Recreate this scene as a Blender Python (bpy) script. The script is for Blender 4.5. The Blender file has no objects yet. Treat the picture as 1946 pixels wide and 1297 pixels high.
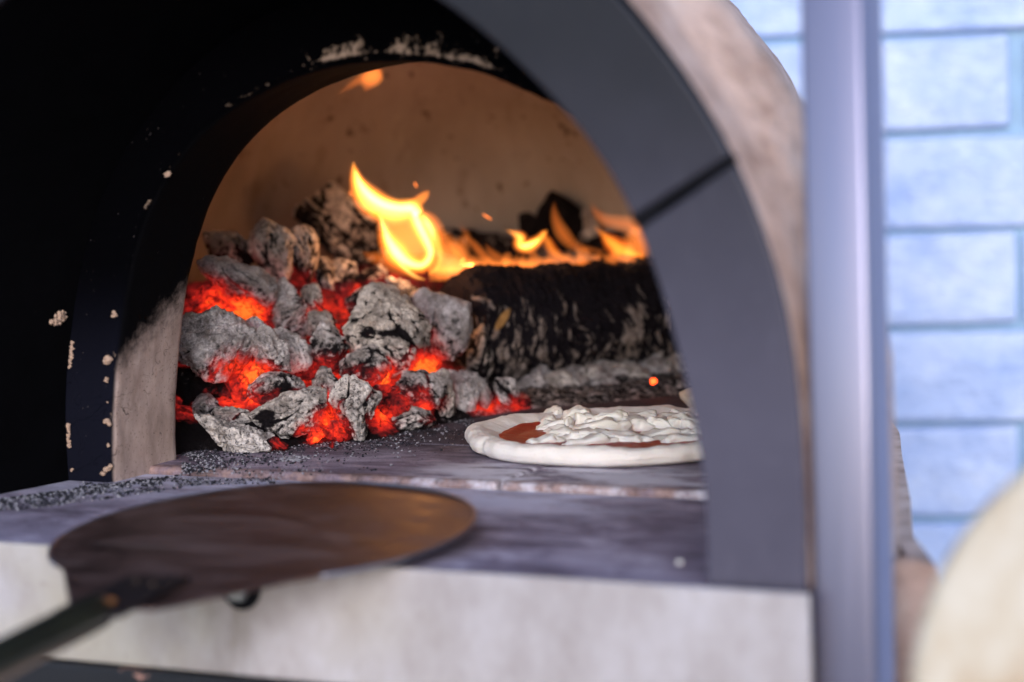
import bpy, bmesh, math, random
import numpy as np
from mathutils import Matrix, Vector

# ------------------------------------------------------------------ camera, world, sun, exposure
SC = bpy.context.scene
F, W, H = 4595.0, 1946.0, 1297.0
YAW, PITCH, ROLL = map(math.radians, (27.0, 5.7, 2.0))
CAM = np.array([0.4866, -1.1750, 0.26])
FW = np.array([-math.sin(YAW)*math.cos(PITCH), math.cos(YAW)*math.cos(PITCH), -math.sin(PITCH)])
R0 = np.array([math.cos(YAW), math.sin(YAW), 0.0])
U0 = np.cross(R0, FW)
RT = R0*math.cos(ROLL) - U0*math.sin(ROLL)
UP = U0*math.cos(ROLL) + R0*math.sin(ROLL)

cam = bpy.data.cameras.new('camera')
camo = bpy.data.objects.new('camera', cam)
SC.collection.objects.link(camo)
camo.matrix_world = Matrix(((RT[0], UP[0], -FW[0], CAM[0]), (RT[1], UP[1], -FW[1], CAM[1]),
                            (RT[2], UP[2], -FW[2], CAM[2]), (0, 0, 0, 1)))
cam.sensor_width = 36; cam.lens = 36*F/W
cam.clip_start = 0.05; cam.clip_end = 200
cam.dof.use_dof = True; cam.dof.focus_distance = 1.80; cam.dof.aperture_fstop = 3.6
SC.camera = camo

SUN_EL, SUN_AZ = math.radians(18), math.radians(20)      # azimuth from -Y towards +X
world = bpy.data.worlds.new('World'); SC.world = world; world.use_nodes = True
wn = world.node_tree; bgn = wn.nodes['Background']
sky = wn.nodes.new('ShaderNodeTexSky'); sky.sky_type = 'NISHITA'; sky.sun_disc = False
sun_dir = Vector((math.sin(SUN_AZ)*math.cos(SUN_EL), -math.cos(SUN_AZ)*math.cos(SUN_EL), math.sin(SUN_EL)))
sky.sun_elevation = SUN_EL; sky.sun_rotation = math.atan2(sun_dir.x, sun_dir.y)
sky.air_density = 1.0; sky.dust_density = 1.0; sky.ozone_density = 3.5
wn.links.new(sky.outputs[0], bgn.inputs['Color']); bgn.inputs['Strength'].default_value = 0.15
sl = bpy.data.lights.new('sun', 'SUN'); slo = bpy.data.objects.new('sun', sl); SC.collection.objects.link(slo)
sl.energy = 0.92; sl.angle = math.radians(30); sl.color = (1.0, 0.935, 0.985)
slo.rotation_euler = sun_dir.to_track_quat('Z', 'Y').to_euler(); slo.location = (1, -3, 3)
SC.view_settings.view_transform = 'Standard'; SC.view_settings.look = 'None'
SC.view_settings.exposure = 0.98; SC.view_settings.gamma = 1.0
SC.render.engine = 'CYCLES'
cy = SC.cycles
cy.use_denoising = True
try: cy.denoiser = 'OPENIMAGEDENOISE'
except Exception: pass
cy.max_bounces = 8; cy.diffuse_bounces = 4; cy.transparent_max_bounces = 48; cy.volume_bounces = 0
cy.sample_clamp_indirect = 4.0

# ------------------------------------------------------------------ helpers
rng = np.random.default_rng(7); random.seed(7)

def ray(u, v): return FW + RT*(u - W/2)/F - UP*(v - H/2)/F
def at_depth(u, v, d): return CAM + ray(u, v)*d
def on_plane(u, v, ax, val):
    d = ray(u, v); return CAM + d*((val - CAM[ax])/d[ax])
def depth_of(p): return float((np.asarray(p) - CAM) @ FW)

def link(o, parent=None):
    SC.collection.objects.link(o)
    if parent is not None: o.parent = parent
    return o
def tag(o, label=None, cat=None, group=None, kind=None):
    for k, v in (('label', label), ('category', cat), ('group', group), ('kind', kind)):
        if v: o[k] = v
    return o
def empty(name, loc=(0, 0, 0), **kw):
    o = bpy.data.objects.new(name, None); o.empty_display_size = 0.02; link(o); o.location = loc
    return tag(o, **kw)
def mesh_obj(name, verts, faces, mat, parent=None, smooth=True, attrs=None):
    """verts in world coordinates; the object is placed at its base centre (parents are unrotated empties)"""
    V = np.asarray(verts, float)
    c = np.array([(V[:, 0].min()+V[:, 0].max())/2, (V[:, 1].min()+V[:, 1].max())/2, V[:, 2].min()])
    me = bpy.data.meshes.new(name)
    if isinstance(faces, np.ndarray):
        n, k = faces.shape
        me.vertices.add(len(V)); me.vertices.foreach_set('co', (V - c).ravel())
        me.loops.add(n*k); me.loops.foreach_set('vertex_index', faces.ravel().astype(np.int32))
        me.polygons.add(n); me.polygons.foreach_set('loop_start', np.arange(0, n*k, k, dtype=np.int32))
        me.update(calc_edges=True); me.validate()
    else:
        me.from_pydata([tuple(v) for v in V - c], [], [tuple(f) for f in faces]); me.update()
    if smooth: me.polygons.foreach_set('use_smooth', [True]*len(me.polygons))
    if attrs:
        for k_, a in attrs.items():
            at = me.attributes.new(k_, 'FLOAT', 'POINT'); at.data.foreach_set('value', np.asarray(a, np.float32))
    if mat: me.materials.append(mat)
    o = bpy.data.objects.new(name, me); link(o, parent)
    off = np.array(parent_world(parent))
    o.location = c - off
    return o
def parent_world(p):
    v = Vector((0, 0, 0))
    while p is not None: v = v + p.location; p = p.parent
    return v
def bevel(o, w, seg=2, ang=40):
    m = o.modifiers.new('b', 'BEVEL'); m.width = w; m.segments = seg; m.limit_method = 'ANGLE'; m.angle_limit = math.radians(ang)
    return o
def box(name, lo, hi, mat, parent=None, bev=0.0):
    (a, b, c), (d, e, f) = lo, hi
    V = [(a, b, c), (d, b, c), (d, e, c), (a, e, c), (a, b, f), (d, b, f), (d, e, f), (a, e, f)]
    Fc = [(0, 3, 2, 1), (4, 5, 6, 7), (0, 1, 5, 4), (1, 2, 6, 5), (2, 3, 7, 6), (3, 0, 4, 7)]
    o = mesh_obj(name, V, Fc, mat, parent, smooth=False)
    if bev: bevel(o, bev)
    return o

# vectorised gradient noise -------------------------------------------------
_perm = np.random.default_rng(3).permutation(256); _perm = np.concatenate([_perm]*3)
_g = np.random.default_rng(4).normal(size=(256, 3)); _g /= np.linalg.norm(_g, axis=1)[:, None]
def noise(P):
    P = np.asarray(P, float); i = np.floor(P).astype(int); f = P - i; i &= 255
    u = f*f*f*(f*(f*6 - 15) + 10); r = 0
    for dx in (0, 1):
        wx = u[:, 0] if dx else 1 - u[:, 0]
        for dy in (0, 1):
            wy = u[:, 1] if dy else 1 - u[:, 1]
            for dz in (0, 1):
                wz = u[:, 2] if dz else 1 - u[:, 2]
                h = _perm[_perm[_perm[(i[:, 0]+dx) & 255] + ((i[:, 1]+dy) & 255)] + ((i[:, 2]+dz) & 255)]
                g = _g[h]
                r = r + wx*wy*wz*(g[:, 0]*(f[:, 0]-dx) + g[:, 1]*(f[:, 1]-dy) + g[:, 2]*(f[:, 2]-dz))
    return r*1.6
def fbm(P, o=4, lac=2.1, gain=0.5):
    a, s, r = 1.0, np.asarray(P, float), 0
    for _ in range(o): r = r + a*noise(s); s = s*lac + 17.3; a *= gain
    return r
def sstep(a, b, x):
    t = np.clip((x - a)/(b - a), 0, 1); return t*t*(3 - 2*t)

# ------------------------------------------------------------------ node helpers
class N:
    def __init__(s, name):
        s.m = bpy.data.materials.new(name); s.m.use_nodes = True; s.t = s.m.node_tree
        s.b = s.t.nodes['Principled BSDF']; s.out = s.t.nodes['Material Output']
    def new(s, t, **kw):
        n = s.t.nodes.new('ShaderNode'+t)
        for k, v in kw.items(): setattr(n, k, v)
        return n
    def set(s, sock, v):
        if hasattr(v, 'links') or isinstance(v, bpy.types.NodeSocket): s.t.links.new(v, sock)
        elif isinstance(v, (tuple, list)) and len(v) == 3 and sock.type == 'RGBA': sock.default_value = (*v, 1)
        else: sock.default_value = v
    def P(s, **kw):
        for k, v in kw.items(): s.set(s.b.inputs[k.replace('_', ' ')], v)
    def pos(s): return s.new('NewGeometry').outputs['Position']
    def obj(s): return s.new('TexCoord').outputs['Object']
    def scale(s, vec, sc, loc=(0, 0, 0), rot=(0, 0, 0)):
        m = s.new('Mapping'); s.set(m.inputs[0], vec); m.inputs['Scale'].default_value = sc; m.inputs['Location'].default_value = loc
        m.inputs['Rotation'].default_value = rot; return m.outputs[0]
    def noise(s, vec, sc, det=4, rough=0.55, dist=0.0):
        n = s.new('TexNoise'); s.set(n.inputs['Vector'], vec); n.inputs['Scale'].default_value = sc
        n.inputs['Detail'].default_value = det; n.inputs['Roughness'].default_value = rough; n.inputs['Distortion'].default_value = dist
        return n.outputs['Fac']
    def vor(s, vec, sc, feat='F1', rnd=1.0):
        n = s.new('TexVoronoi', feature=feat); s.set(n.inputs['Vector'], vec); n.inputs['Scale'].default_value = sc
        n.inputs['Randomness'].default_value = rnd; return n.outputs['Distance']
    def ramp(s, fac, stops, interp='LINEAR'):
        r = s.new('ValToRGB'); s.set(r.inputs[0], fac); cr = r.color_ramp; cr.interpolation = interp
        c4 = lambda c: (c, c, c, 1) if isinstance(c, (int, float)) else (*c, 1)
        cr.elements[0].position = stops[0][0]; cr.elements[0].color = c4(stops[0][1])
        cr.elements[-1].position = stops[-1][0]; cr.elements[-1].color = c4(stops[-1][1])
        for p, c in stops[1:-1]:
            e = cr.elements.new(p); e.color = c4(c)
        return r.outputs[0]
    def mix(s, fac, a, b, mode='MIX'):
        n = s.new('Mix', data_type='RGBA', blend_type=mode)
        s.set(n.inputs[0], fac); s.set(n.inputs[6], a); s.set(n.inputs[7], b); return n.outputs[2]
    def math(s, op, a, b=0.0, c=None, clamp=False):
        n = s.new('Math', operation=op, use_clamp=clamp); s.set(n.inputs[0], a); s.set(n.inputs[1], b)
        if c is not None: s.set(n.inputs[2], c)
        return n.outputs[0]
    def mr(s, x, a, b, c=0.0, d=1.0, smooth=True):
        n = s.new('MapRange'); n.interpolation_type = 'SMOOTHSTEP' if smooth else 'LINEAR'
        for i, v in enumerate((x, a, b, c, d)): s.set(n.inputs[i], v)
        return n.outputs[0]
    def sep(s, v):
        n = s.new('SeparateXYZ'); s.set(n.inputs[0], v); return n.outputs
    def attr(s, name): n = s.new('Attribute'); n.attribute_name = name; return n.outputs['Fac']
    def bump(s, h, strength=0.5, dist=0.001, normal=None):
        n = s.new('Bump'); s.set(n.inputs['Height'], h); n.inputs['Strength'].default_value = strength
        n.inputs['Distance'].default_value = dist
        if normal is not None: s.set(n.inputs['Normal'], normal)
        return n.outputs[0]

# ------------------------------------------------------------------ materials
def m_soot():
    n = N('sooty_black_metal'); p = n.pos()
    g = n.noise(p, 40, 5); g2 = n.noise(p, 300, 3)
    z = n.sep(p)[2]
    spot = n.ramp(n.noise(p, 260, 4, 0.7), [(0.70, 0.0), (0.76, 0.6)])
    col = n.mix(g, (0.0012, 0.0012, 0.0016), (0.003, 0.003, 0.004))
    col = n.mix(n.math('MULTIPLY', spot, 0.12), col, (0.25, 0.2, 0.2))
    n.P(Base_Color=col, Roughness=0.85, Specular_IOR_Level=0.02, Normal=n.bump(g2, 0.3, 0.0006)); return n.m
def m_mouth():
    """refractory mouth ring: bare clay low on the jamb, smoke-blackened above, with chipped pale edges"""
    n = N('mouth_refractory'); p = n.pos(); x, y, z = n.sep(p)
    big = n.noise(p, 14, 4, 0.6); fine = n.noise(p, 120, 5, 0.7)
    clay = n.ramp(n.noise(n.scale(p, (1, 1, 0.45)), 34, 5, 0.6), [(0.3, (0.25, 0.18, 0.155)), (0.5, (0.45, 0.34, 0.305)), (0.7, (0.62, 0.50, 0.46))])
    clay = n.mix(n.ramp(n.noise(p, 420, 3, 0.6), [(0.28, 0.75), (0.4, 0.0)]), clay, (0.08, 0.06, 0.055))
    crack = n.ramp(n.vor(n.scale(n.mix(0.12, p, n.noise(p, 30, 3), 'ADD'), (0.55, 0.55, 1.5)), 34, 'DISTANCE_TO_EDGE'), [(0.0, 1.0), (0.012, 0.0)])
    crack = n.math('MULTIPLY', crack, n.ramp(n.noise(p, 22, 2), [(0.5, 0.0), (0.62, 1.0)]))
    clay = n.mix(n.math('MULTIPLY', crack, 0.85), clay, (0.03, 0.022, 0.02))
    # scratches
    sc = n.ramp(n.noise(n.scale(p, (1, 0.25, 1), rot=(0.5, 0, 0)), 240, 2, 0.5, 0.3), [(0.68, 0.0), (0.72, 1.0)])
    soot_c = n.mix(n.ramp(n.noise(n.scale(p, (1, 1, 0.5)), 330, 4, 0.7), [(0.69, 0.0), (0.78, 0.5)]), (0.003, 0.003, 0.004), (0.22, 0.18, 0.17))
    lvl = n.math('ADD', z, n.math('MULTIPLY', n.math('SUBTRACT', big, 0.5), 0.05))
    lvl = n.math('ADD', lvl, n.math('MULTIPLY', n.math('SUBTRACT', fine, 0.5), 0.035))
    lvl = n.math('SUBTRACT', lvl, n.math('MULTIPLY', n.math('SUBTRACT', y, 0.245), 0.5))
    soot = n.mr(lvl, 0.088, 0.122)
    col = n.mix(soot, n.mix(n.math('MULTIPLY', sc, 0.5), clay, (0.5, 0.42, 0.36)), soot_c)
    # front ring painted dark / sooty
    fr = n.mr(y, 0.2095, 0.2065)
    darkf = n.mix(n.ramp(n.noise(p, 300, 3, 0.7), [(0.70, 0.0), (0.78, 0.5)]), n.mix(n.mr(z, 0.16, 0.05), (0.0004, 0.0004, 0.0010), (0.006, 0.0065, 0.0125)), (0.2, 0.17, 0.17))
    col = n.mix(fr, col, darkf)
    # chipped edge (bare pale clay), from the edge attribute
    e = n.attr('edge')
    chip = n.mr(n.math('ADD', e, n.math('MULTIPLY', n.math('SUBTRACT', n.noise(p, 85, 4, 0.7), 0.5), 1.7)), 0.92, 1.22)
    col = n.mix(chip, col, n.mix(fine, (0.22, 0.15, 0.11), (0.46, 0.34, 0.27)))
    h = n.math('ADD', n.math('MULTIPLY', fine, 0.5), n.math('MULTIPLY', crack, -1.0))
    n.P(Base_Color=col, Roughness=0.9, Specular_IOR_Level=0.03, Normal=n.bump(n.math('ADD', h, n.math('MULTIPLY', chip, 0.8)), 0.6, 0.0012)); return n.m
def m_inner():
    n = N('inner_dome_clay'); p = n.pos(); x, y, z = n.sep(p)
    c = n.ramp(n.noise(n.scale(p, (1, 1, 0.35)), 7, 6, 0.6), [(0.32, (0.24, 0.20, 0.175)), (0.55, (0.36, 0.315, 0.29)), (0.72, (0.46, 0.42, 0.40))])
    drip = n.ramp(n.noise(n.scale(p, (1, 1, 0.13)), 26, 4, 0.6), [(0.58, 0.0), (0.75, 0.55)])
    c = n.mix(drip, c, (0.09, 0.045, 0.02))
    sp = n.ramp(n.noise(n.scale(p, (1, 1, 0.75)), 55, 2, 0.6), [(0.26, 0.8), (0.36, 0.0)])
    c = n.mix(sp, c, (0.06, 0.03, 0.018))
    n.P(Base_Color=c, Roughness=0.9, Specular_IOR_Level=0.1, Normal=n.bump(n.noise(p, 90, 4), 0.4, 0.001)); return n.m
def m_shell():
    n = N('rough_beige_clay'); p = n.pos(); z = n.sep(p)[2]
    c = n.ramp(n.noise(p, 28, 5, 0.65), [(0.30, (0.42, 0.27, 0.21)), (0.52, (0.68, 0.48, 0.40)), (0.72, (0.82, 0.65, 0.57))])
    c = n.mix(n.ramp(n.noise(p, 190, 3, 0.6), [(0.25, 0.55), (0.4, 0.0)]), c, (0.2, 0.14, 0.11))
    n.P(Base_Color=c, Roughness=0.95, Specular_IOR_Level=0.1, Normal=n.bump(n.noise(p, 110, 5, 0.7), 0.9, 0.004)); return n.m
def m_plate():
    n = N('grey_blue_painted_steel'); p = n.pos(); z = n.sep(p)[2]; x = n.sep(p)[0]
    c = n.mix(n.noise(p, 30, 5, 0.6), (0.050, 0.045, 0.070), (0.080, 0.073, 0.106))
    c = n.mix(n.ramp(n.noise(n.scale(p, (1, 1, 0.3)), 90, 4), [(0.6, 0.0), (0.8, 0.25)]), c, (0.16, 0.15, 0.2))
    sf = n.math('MULTIPLY', n.ramp(n.noise(n.scale(p, (0.3, 1, 1), rot=(0, 0.7, 0)), 210, 4, 0.7), [(0.62, 0.0), (0.72, 1.0)]), n.ramp(n.noise(p, 18, 3), [(0.48, 0.0), (0.62, 1.0)]))
    c = n.mix(n.math('MULTIPLY', sf, 0.35), c, (0.22, 0.21, 0.27))
    # plate colour goes nearly black towards the top, with an uneven boundary
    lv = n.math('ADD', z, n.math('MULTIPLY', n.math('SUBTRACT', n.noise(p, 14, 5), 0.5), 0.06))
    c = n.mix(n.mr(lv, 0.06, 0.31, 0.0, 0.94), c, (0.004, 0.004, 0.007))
    low = n.mr(n.math('ADD', z, n.math('MULTIPLY', n.noise(p, 160, 4, 0.7), 0.012)), 0.012, 0.005)
    c = n.mix(n.math('MULTIPLY', low, 0.7), c, (0.02, 0.02, 0.03))
    n.P(Base_Color=c, Roughness=0.5, Specular_IOR_Level=0.35, Normal=n.bump(n.math('ADD', n.noise(p, 260, 4, 0.6), n.math('MULTIPLY', n.noise(p, 16, 3), 5.0)), 0.3, 0.0007)); return n.m
def m_floor(front):
    n = N('hearth_stone_front' if front else 'hearth_tile_stone'); p = n.pos(); x, y, z = n.sep(p)
    st = n.noise(n.scale(p, (1, 1.7, 1), rot=(0, 0, 0.35)), 15, 9, 0.72, 0.6)
    c = n.ramp(st, [(0.32, (0.07, 0.052, 0.075)), (0.48, (0.23, 0.185, 0.25)), (0.64, (0.52, 0.45, 0.56))])
    c = n.mix(n.ramp(n.noise(p, 620, 3, 0.7), [(0.6, 0.0), (0.78, 0.35)]), c, (0.3, 0.26, 0.28))
    c = n.mix(n.ramp(n.noise(p, 480, 2, 0.6), [(0.28, 0.6), (0.42, 0.0)]), c, (0.02, 0.018, 0.022))
    if front:
        # flour dust swept against the step
        fl = n.math('MULTIPLY', n.mr(y, 0.11, 0.23), n.mr(n.noise(n.scale(p, (1, 2.2, 1), rot=(0, 0, 0.4)), 11, 7, 0.68), 0.34, 0.58))
        fl = n.math('MULTIPLY', fl, n.mr(x, -0.08, -0.20))
        c = n.mix(n.math('MULTIPLY', fl, 0.95), c, (0.68, 0.68, 0.86))
        ar = n.new('TexWave', wave_type='RINGS', rings_direction='Z'); n.set(ar.inputs['Vector'], n.scale(p, (1, 1.6, 0), loc=(0.46, -0.20, 0)))
        ar.inputs['Scale'].default_value = 16; ar.inputs['Distortion'].default_value = 5; ar.inputs['Detail'].default_value = 3; ar.inputs['Detail Scale'].default_value = 3
        am = n.math('MULTIPLY', n.mr(x, -0.40, -0.46), 0.28)
        c = n.mix(n.math('MULTIPLY', ar.outputs['Fac'], am), c, (0.32, 0.29, 0.36))
    else:
        fl = n.math('MULTIPLY', n.mr(y, 0.355, 0.30), n.mr(n.noise(n.scale(p, (1, 3.2, 1), rot=(0, 0, -0.35)), 16, 7, 0.68), 0.40, 0.54))
        fl = n.math('MULTIPLY', fl, n.mr(x, -0.36, -0.29))
        c = n.mix(n.math('MULTIPLY', fl, 0.95), c, (0.76, 0.74, 0.84))
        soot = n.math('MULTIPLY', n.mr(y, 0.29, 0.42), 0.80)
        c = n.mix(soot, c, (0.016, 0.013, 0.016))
        # worn front arris, bare pink fireclay
        ed = n.math('MULTIPLY', n.mr(n.math('ADD', y, n.math('MULTIPLY', n.math('SUBTRACT', n.noise(p, 60, 4), 0.5), 0.02)), 0.264, 0.254), n.mr(n.noise(p, 40, 5, 0.7), 0.35, 0.6, 0.25, 0.95))
        pk = n.ramp(n.noise(p, 120, 5, 0.7), [(0.3, (0.08, 0.055, 0.055)), (0.48, (0.26, 0.165, 0.15)), (0.7, (0.45, 0.31, 0.28))])
        c = n.mix(ed, c, pk)
    g = n.math('ADD', n.noise(p, 420, 4, 0.7), n.math('MULTIPLY', n.noise(p, 70, 3), 0.7))
    n.P(Base_Color=c, Roughness=0.8, Specular_IOR_Level=0.25, Normal=n.bump(g, 0.55, 0.0011)); return n.m
def m_fascia():
    n = N('pale_stained_fascia'); p = n.pos(); x, y, z = n.sep(p)
    v = n.noise(n.scale(p, (1, 1, 0.6)), 20, 8, 0.68)
    c = n.ramp(v, [(0.3, (0.29, 0.25, 0.24)), (0.52, (0.40, 0.365, 0.37)), (0.7, (0.48, 0.455, 0.48))])
    yel = n.mr(n.noise(p, 6, 3), 0.42, 0.62)
    c = n.mix(n.math('MULTIPLY', n.math('MULTIPLY', yel, n.mr(x, -0.1, -0.3)), 0.6), c, (0.40, 0.36, 0.27))
    c = n.mix(n.ramp(n.noise(p, 150, 4, 0.7), [(0.25, 0.5), (0.40, 0.0)]), c, (0.22, 0.18, 0.17))
    # run-off stains under the bolt
    dx = n.math('ABSOLUTE', n.math('SUBTRACT', n.math('ADD', x, n.math('MULTIPLY', n.noise(p, 30, 3), 0.03)), -0.278))
    dr = n.math('MULTIPLY', n.mr(dx, 0.028, 0.0), n.ramp(n.noise(n.scale(p, (1, 1, 0.3)), 60, 4), [(0.42, 0.0), (0.6, 0.75)]))
    c = n.mix(n.math('MULTIPLY', dr, 0.8), c, (0.16, 0.13, 0.10))
    n.P(Base_Color=c, Roughness=0.6, Specular_IOR_Level=0.3, Normal=n.bump(n.noise(p, 180, 4), 0.2, 0.0008)); return n.m
def m_simple(name, col, rough=0.6, metal=0.0, var=0.3, sc=40, bump=0.2, spec=0.3):
    n = N(name); p = n.pos()
    f = n.noise(p, sc, 5, 0.6)
    c = n.mix(f, tuple(k*(1-var) for k in col), tuple(min(1, k*(1+var)) for k in col))
    n.P(Base_Color=c, Roughness=rough, Metallic=metal, Specular_IOR_Level=spec, Normal=n.bump(n.noise(p, sc*6, 4), bump, 0.0006)); return n.m
def m_post():
    n = N('brushed_steel'); p = n.pos()
    s = n.noise(n.scale(p, (1, 1, 0.01)), 700, 3, 0.6)
    c = n.mix(n.noise(n.scale(p, (1, 1, 0.2)), 12, 3), (0.22, 0.21, 0.30), (0.30, 0.29, 0.38))
    n.P(Base_Color=c, Metallic=0.8, Roughness=n.mr(s, 0.3, 0.7, 0.34, 0.5), Normal=n.bump(s, 0.15, 0.0003)); return n.m
def m_peel():
    n = N('heat_stained_peel_steel'); p = n.pos()
    a = n.noise(n.scale(p, (1, 2.5, 1), rot=(0, 0, 0.5)), 14, 6, 0.65, 0.6)
    c = n.ramp(a, [(0.28, (0.032, 0.018, 0.016)), (0.5, (0.10, 0.055, 0.047)), (0.72, (0.20, 0.13, 0.12))])
    sc = n.ramp(n.noise(n.scale(p, (0.12, 1.6, 1), rot=(0, 0, 0.9)), 60, 3, 0.5), [(0.66, 0.0), (0.74, 1.0)])
    c = n.mix(n.math('MULTIPLY', sc, 0.5), c, (0.38, 0.30, 0.28))
    n.P(Base_Color=c, Metallic=0.55, Roughness=n.mr(a, 0.3, 0.7, 0.40, 0.58), Normal=n.bump(n.noise(p, 22, 4), 0.25, 0.002)); return n.m
def m_brick():
    n = N('pale_blue_painted_brick'); p = n.pos(); o = n.obj()
    rnd = n.new('ObjectInfo').outputs['Random']
    a = n.noise(p, 16, 5, 0.65)
    c = n.ramp(a, [(0.28, (0.30, 0.41, 0.70)), (0.5, (0.44, 0.54, 0.80)), (0.72, (0.60, 0.68, 0.86))])
    c = n.mix(n.math('MULTIPLY', rnd, 0.3), c, (0.42, 0.56, 0.86))
    n.P(Base_Color=c, Roughness=0.5, Normal=n.bump(n.noise(n.scale(p, (1, 1, 1.6)), 24, 5, 0.6), 0.8, 0.010)); return n.m

def m_coal(name, ash=0.6, dark=(0.009, 0.007, 0.009), glow=1.0):
    """charcoal: char under a broken skin of ash; embers glow where the 'ember' attribute is high"""
    n = N(name); o = n.obj(); heat = n.attr('ember'); cav = n.attr('cav'); an = n.attr('ash')
    f1 = n.noise(o, 190, 6, 0.72, 0.4); f2 = n.noise(o, 620, 4, 0.7); f3 = n.noise(o, 60, 4, 0.6)
    ashc = n.ramp(n.math('ADD', n.math('MULTIPLY', f2, 0.6), n.math('MULTIPLY', f3, 0.4)),
                  [(0.32, (0.14, 0.125, 0.125)), (0.47, (0.50, 0.46, 0.455)), (0.62, (0.90, 0.86, 0.85))])
    m = n.math('ADD', n.math('MULTIPLY', f1, 1.0), n.math('MULTIPLY', n.math('SUBTRACT', an, 0.5), 0.9))
    m = n.math('SUBTRACT', m, n.math('MULTIPLY', cav, 0.75))
    mask = n.mr(m, 0.30, 0.56)
    pits = n.ramp(n.noise(o, 380, 4, 0.7, 0.8), [(0.36, 1.0), (0.47, 0.0)])
    rnd = n.new('ObjectInfo').outputs['Random']; big = n.noise(o, 32, 3, 0.6)
    pw = n.math('MULTIPLY', n.mr(n.math('ADD', big, n.math('MULTIPLY', n.math('SUBTRACT', rnd, 0.5), 0.5)), 0.40, 0.62), 0.85)
    mask = n.math('MULTIPLY', mask, n.math('SUBTRACT', 1.0, n.math('MULTIPLY', pits, pw)))
    tint = n.mix(n.math('FRACT', n.math('MULTIPLY', rnd, 7.3)), (0.86, 0.88, 0.98), (1.0, 0.93, 0.85))
    ashc = n.mix(1.0, ashc, tint, 'MULTIPLY')
    ashc = n.mix(n.mr(n.math('ADD', big, n.math('MULTIPLY', rnd, 0.25)), 0.42, 0.78, 0.0, 0.55), ashc, (0.74, 0.70, 0.70))
    ashc = n.mix(n.mr(n.noise(o, 48, 3, 0.6), 0.58, 0.38, 0.0, 0.6), ashc, (0.15, 0.13, 0.125))
    col = n.mix(mask, dark, ashc)
    # embers
    h = n.math('ADD', n.math('MULTIPLY', heat, 1.15), n.math('MULTIPLY', n.math('SUBTRACT', f3, 0.5), 0.7))
    h = n.math('ADD', h, n.math('MULTIPLY', n.math('SUBTRACT', f1, 0.5), 0.95))
    h = n.math('SUBTRACT', h, n.math('MULTIPLY', cav, 0.12))
    h = n.math('MULTIPLY', h, n.mr(heat, 0.02, 0.25))
    ec = n.ramp(h, [(0.14, (0, 0, 0)), (0.36, (0.085, 0.004, 0.004)), (0.60, (0.34, 0.010, 0.006)), (0.82, (0.80, 0.030, 0.008)), (1.0, (1.0, 0.12, 0.014))])
    vein = n.mr(n.noise(o, 150, 3, 0.6, 1.2), 0.36, 0.52, 0.30, 1.0)
    es = n.math('MULTIPLY', n.math('SUBTRACT', 0.95, n.math('MULTIPLY', mask, 0.55)), vein)
    col = n.mix(n.mr(h, 0.45, 0.8), col, (0.05, 0.01, 0.008))
    hb = n.math('ADD', n.math('MULTIPLY', f1, 0.9), n.math('MULTIPLY', f2, 0.45))
    hb = n.math('SUBTRACT', hb, n.math('MULTIPLY', pits, 0.35))
    n.P(Base_Color=col, Roughness=0.95, Specular_IOR_Level=0.12, Emission_Color=ec, Emission_Strength=n.math('MULTIPLY', es, glow),
        Normal=n.bump(hb, 1.0, 0.0028)); return n.m
def m_log():
    n = N('charred_log_bark'); heat = n.attr('ember'); cav = n.attr('cav'); o = n.pos()
    fl = n.attr('fleck')
    f2 = n.noise(o, 300, 5, 0.7)
    m = n.mr(n.math('ADD', fl, n.math('MULTIPLY', n.math('SUBTRACT', f2, 0.5), 0.6)), 0.5, 0.75)
    c = n.mix(m, n.mix(f2, (0.003, 0.0025, 0.0045), (0.013, 0.010, 0.015)), n.mix(f2, (0.10, 0.075, 0.075), (0.32, 0.27, 0.25)))
    tanp = n.attr('tan')
    c = n.mix(n.mr(tanp, 0.4, 0.7), c, (0.40, 0.22, 0.08))
    ec = n.ramp(n.math('ADD', heat, n.math('MULTIPLY', n.math('SUBTRACT', f2, 0.5), 0.5)), [(0.35, (0, 0, 0)), (0.6, (0.25, 0.008, 0.004)), (1.0, (1.0, 0.08, 0.02))])
    n.P(Base_Color=c, Roughness=0.85, Specular_IOR_Level=0.12, Emission_Color=ec, Emission_Strength=1.0, Normal=n.bump(f2, 0.8, 0.0015)); return n.m
def m_flame(name, col, strength):
    n = N(name); n.t.nodes.remove(n.b)
    e = n.new('Emission'); e.inputs['Color'].default_value = (*col, 1)
    e.inputs['Strength'].default_value = strength
    n.t.links.new(e.outputs[0], n.out.inputs['Volume'])
    try: n.m.cycles.homogeneous_volume = True
    except Exception: pass
    return n.m

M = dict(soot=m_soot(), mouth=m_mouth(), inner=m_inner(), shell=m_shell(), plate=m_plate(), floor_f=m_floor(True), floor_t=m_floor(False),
         fascia=m_fascia(), post=m_post(), peel=m_peel(), brick=m_brick(),
         mortar=m_simple('pale_teal_mortar', (0.30, 0.45, 0.60), 0.8, var=0.2),
         black=m_simple('black_gap', (0.006, 0.006, 0.008), 0.9, spec=0.1),
         bolt=m_simple('dull_zinc', (0.42, 0.42, 0.40), 0.45, 0.7, 0.4, 120),
         coal=m_coal('ashed_charcoal'), bed=m_coal('ember_bed', glow=1.0), log=m_log())

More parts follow.
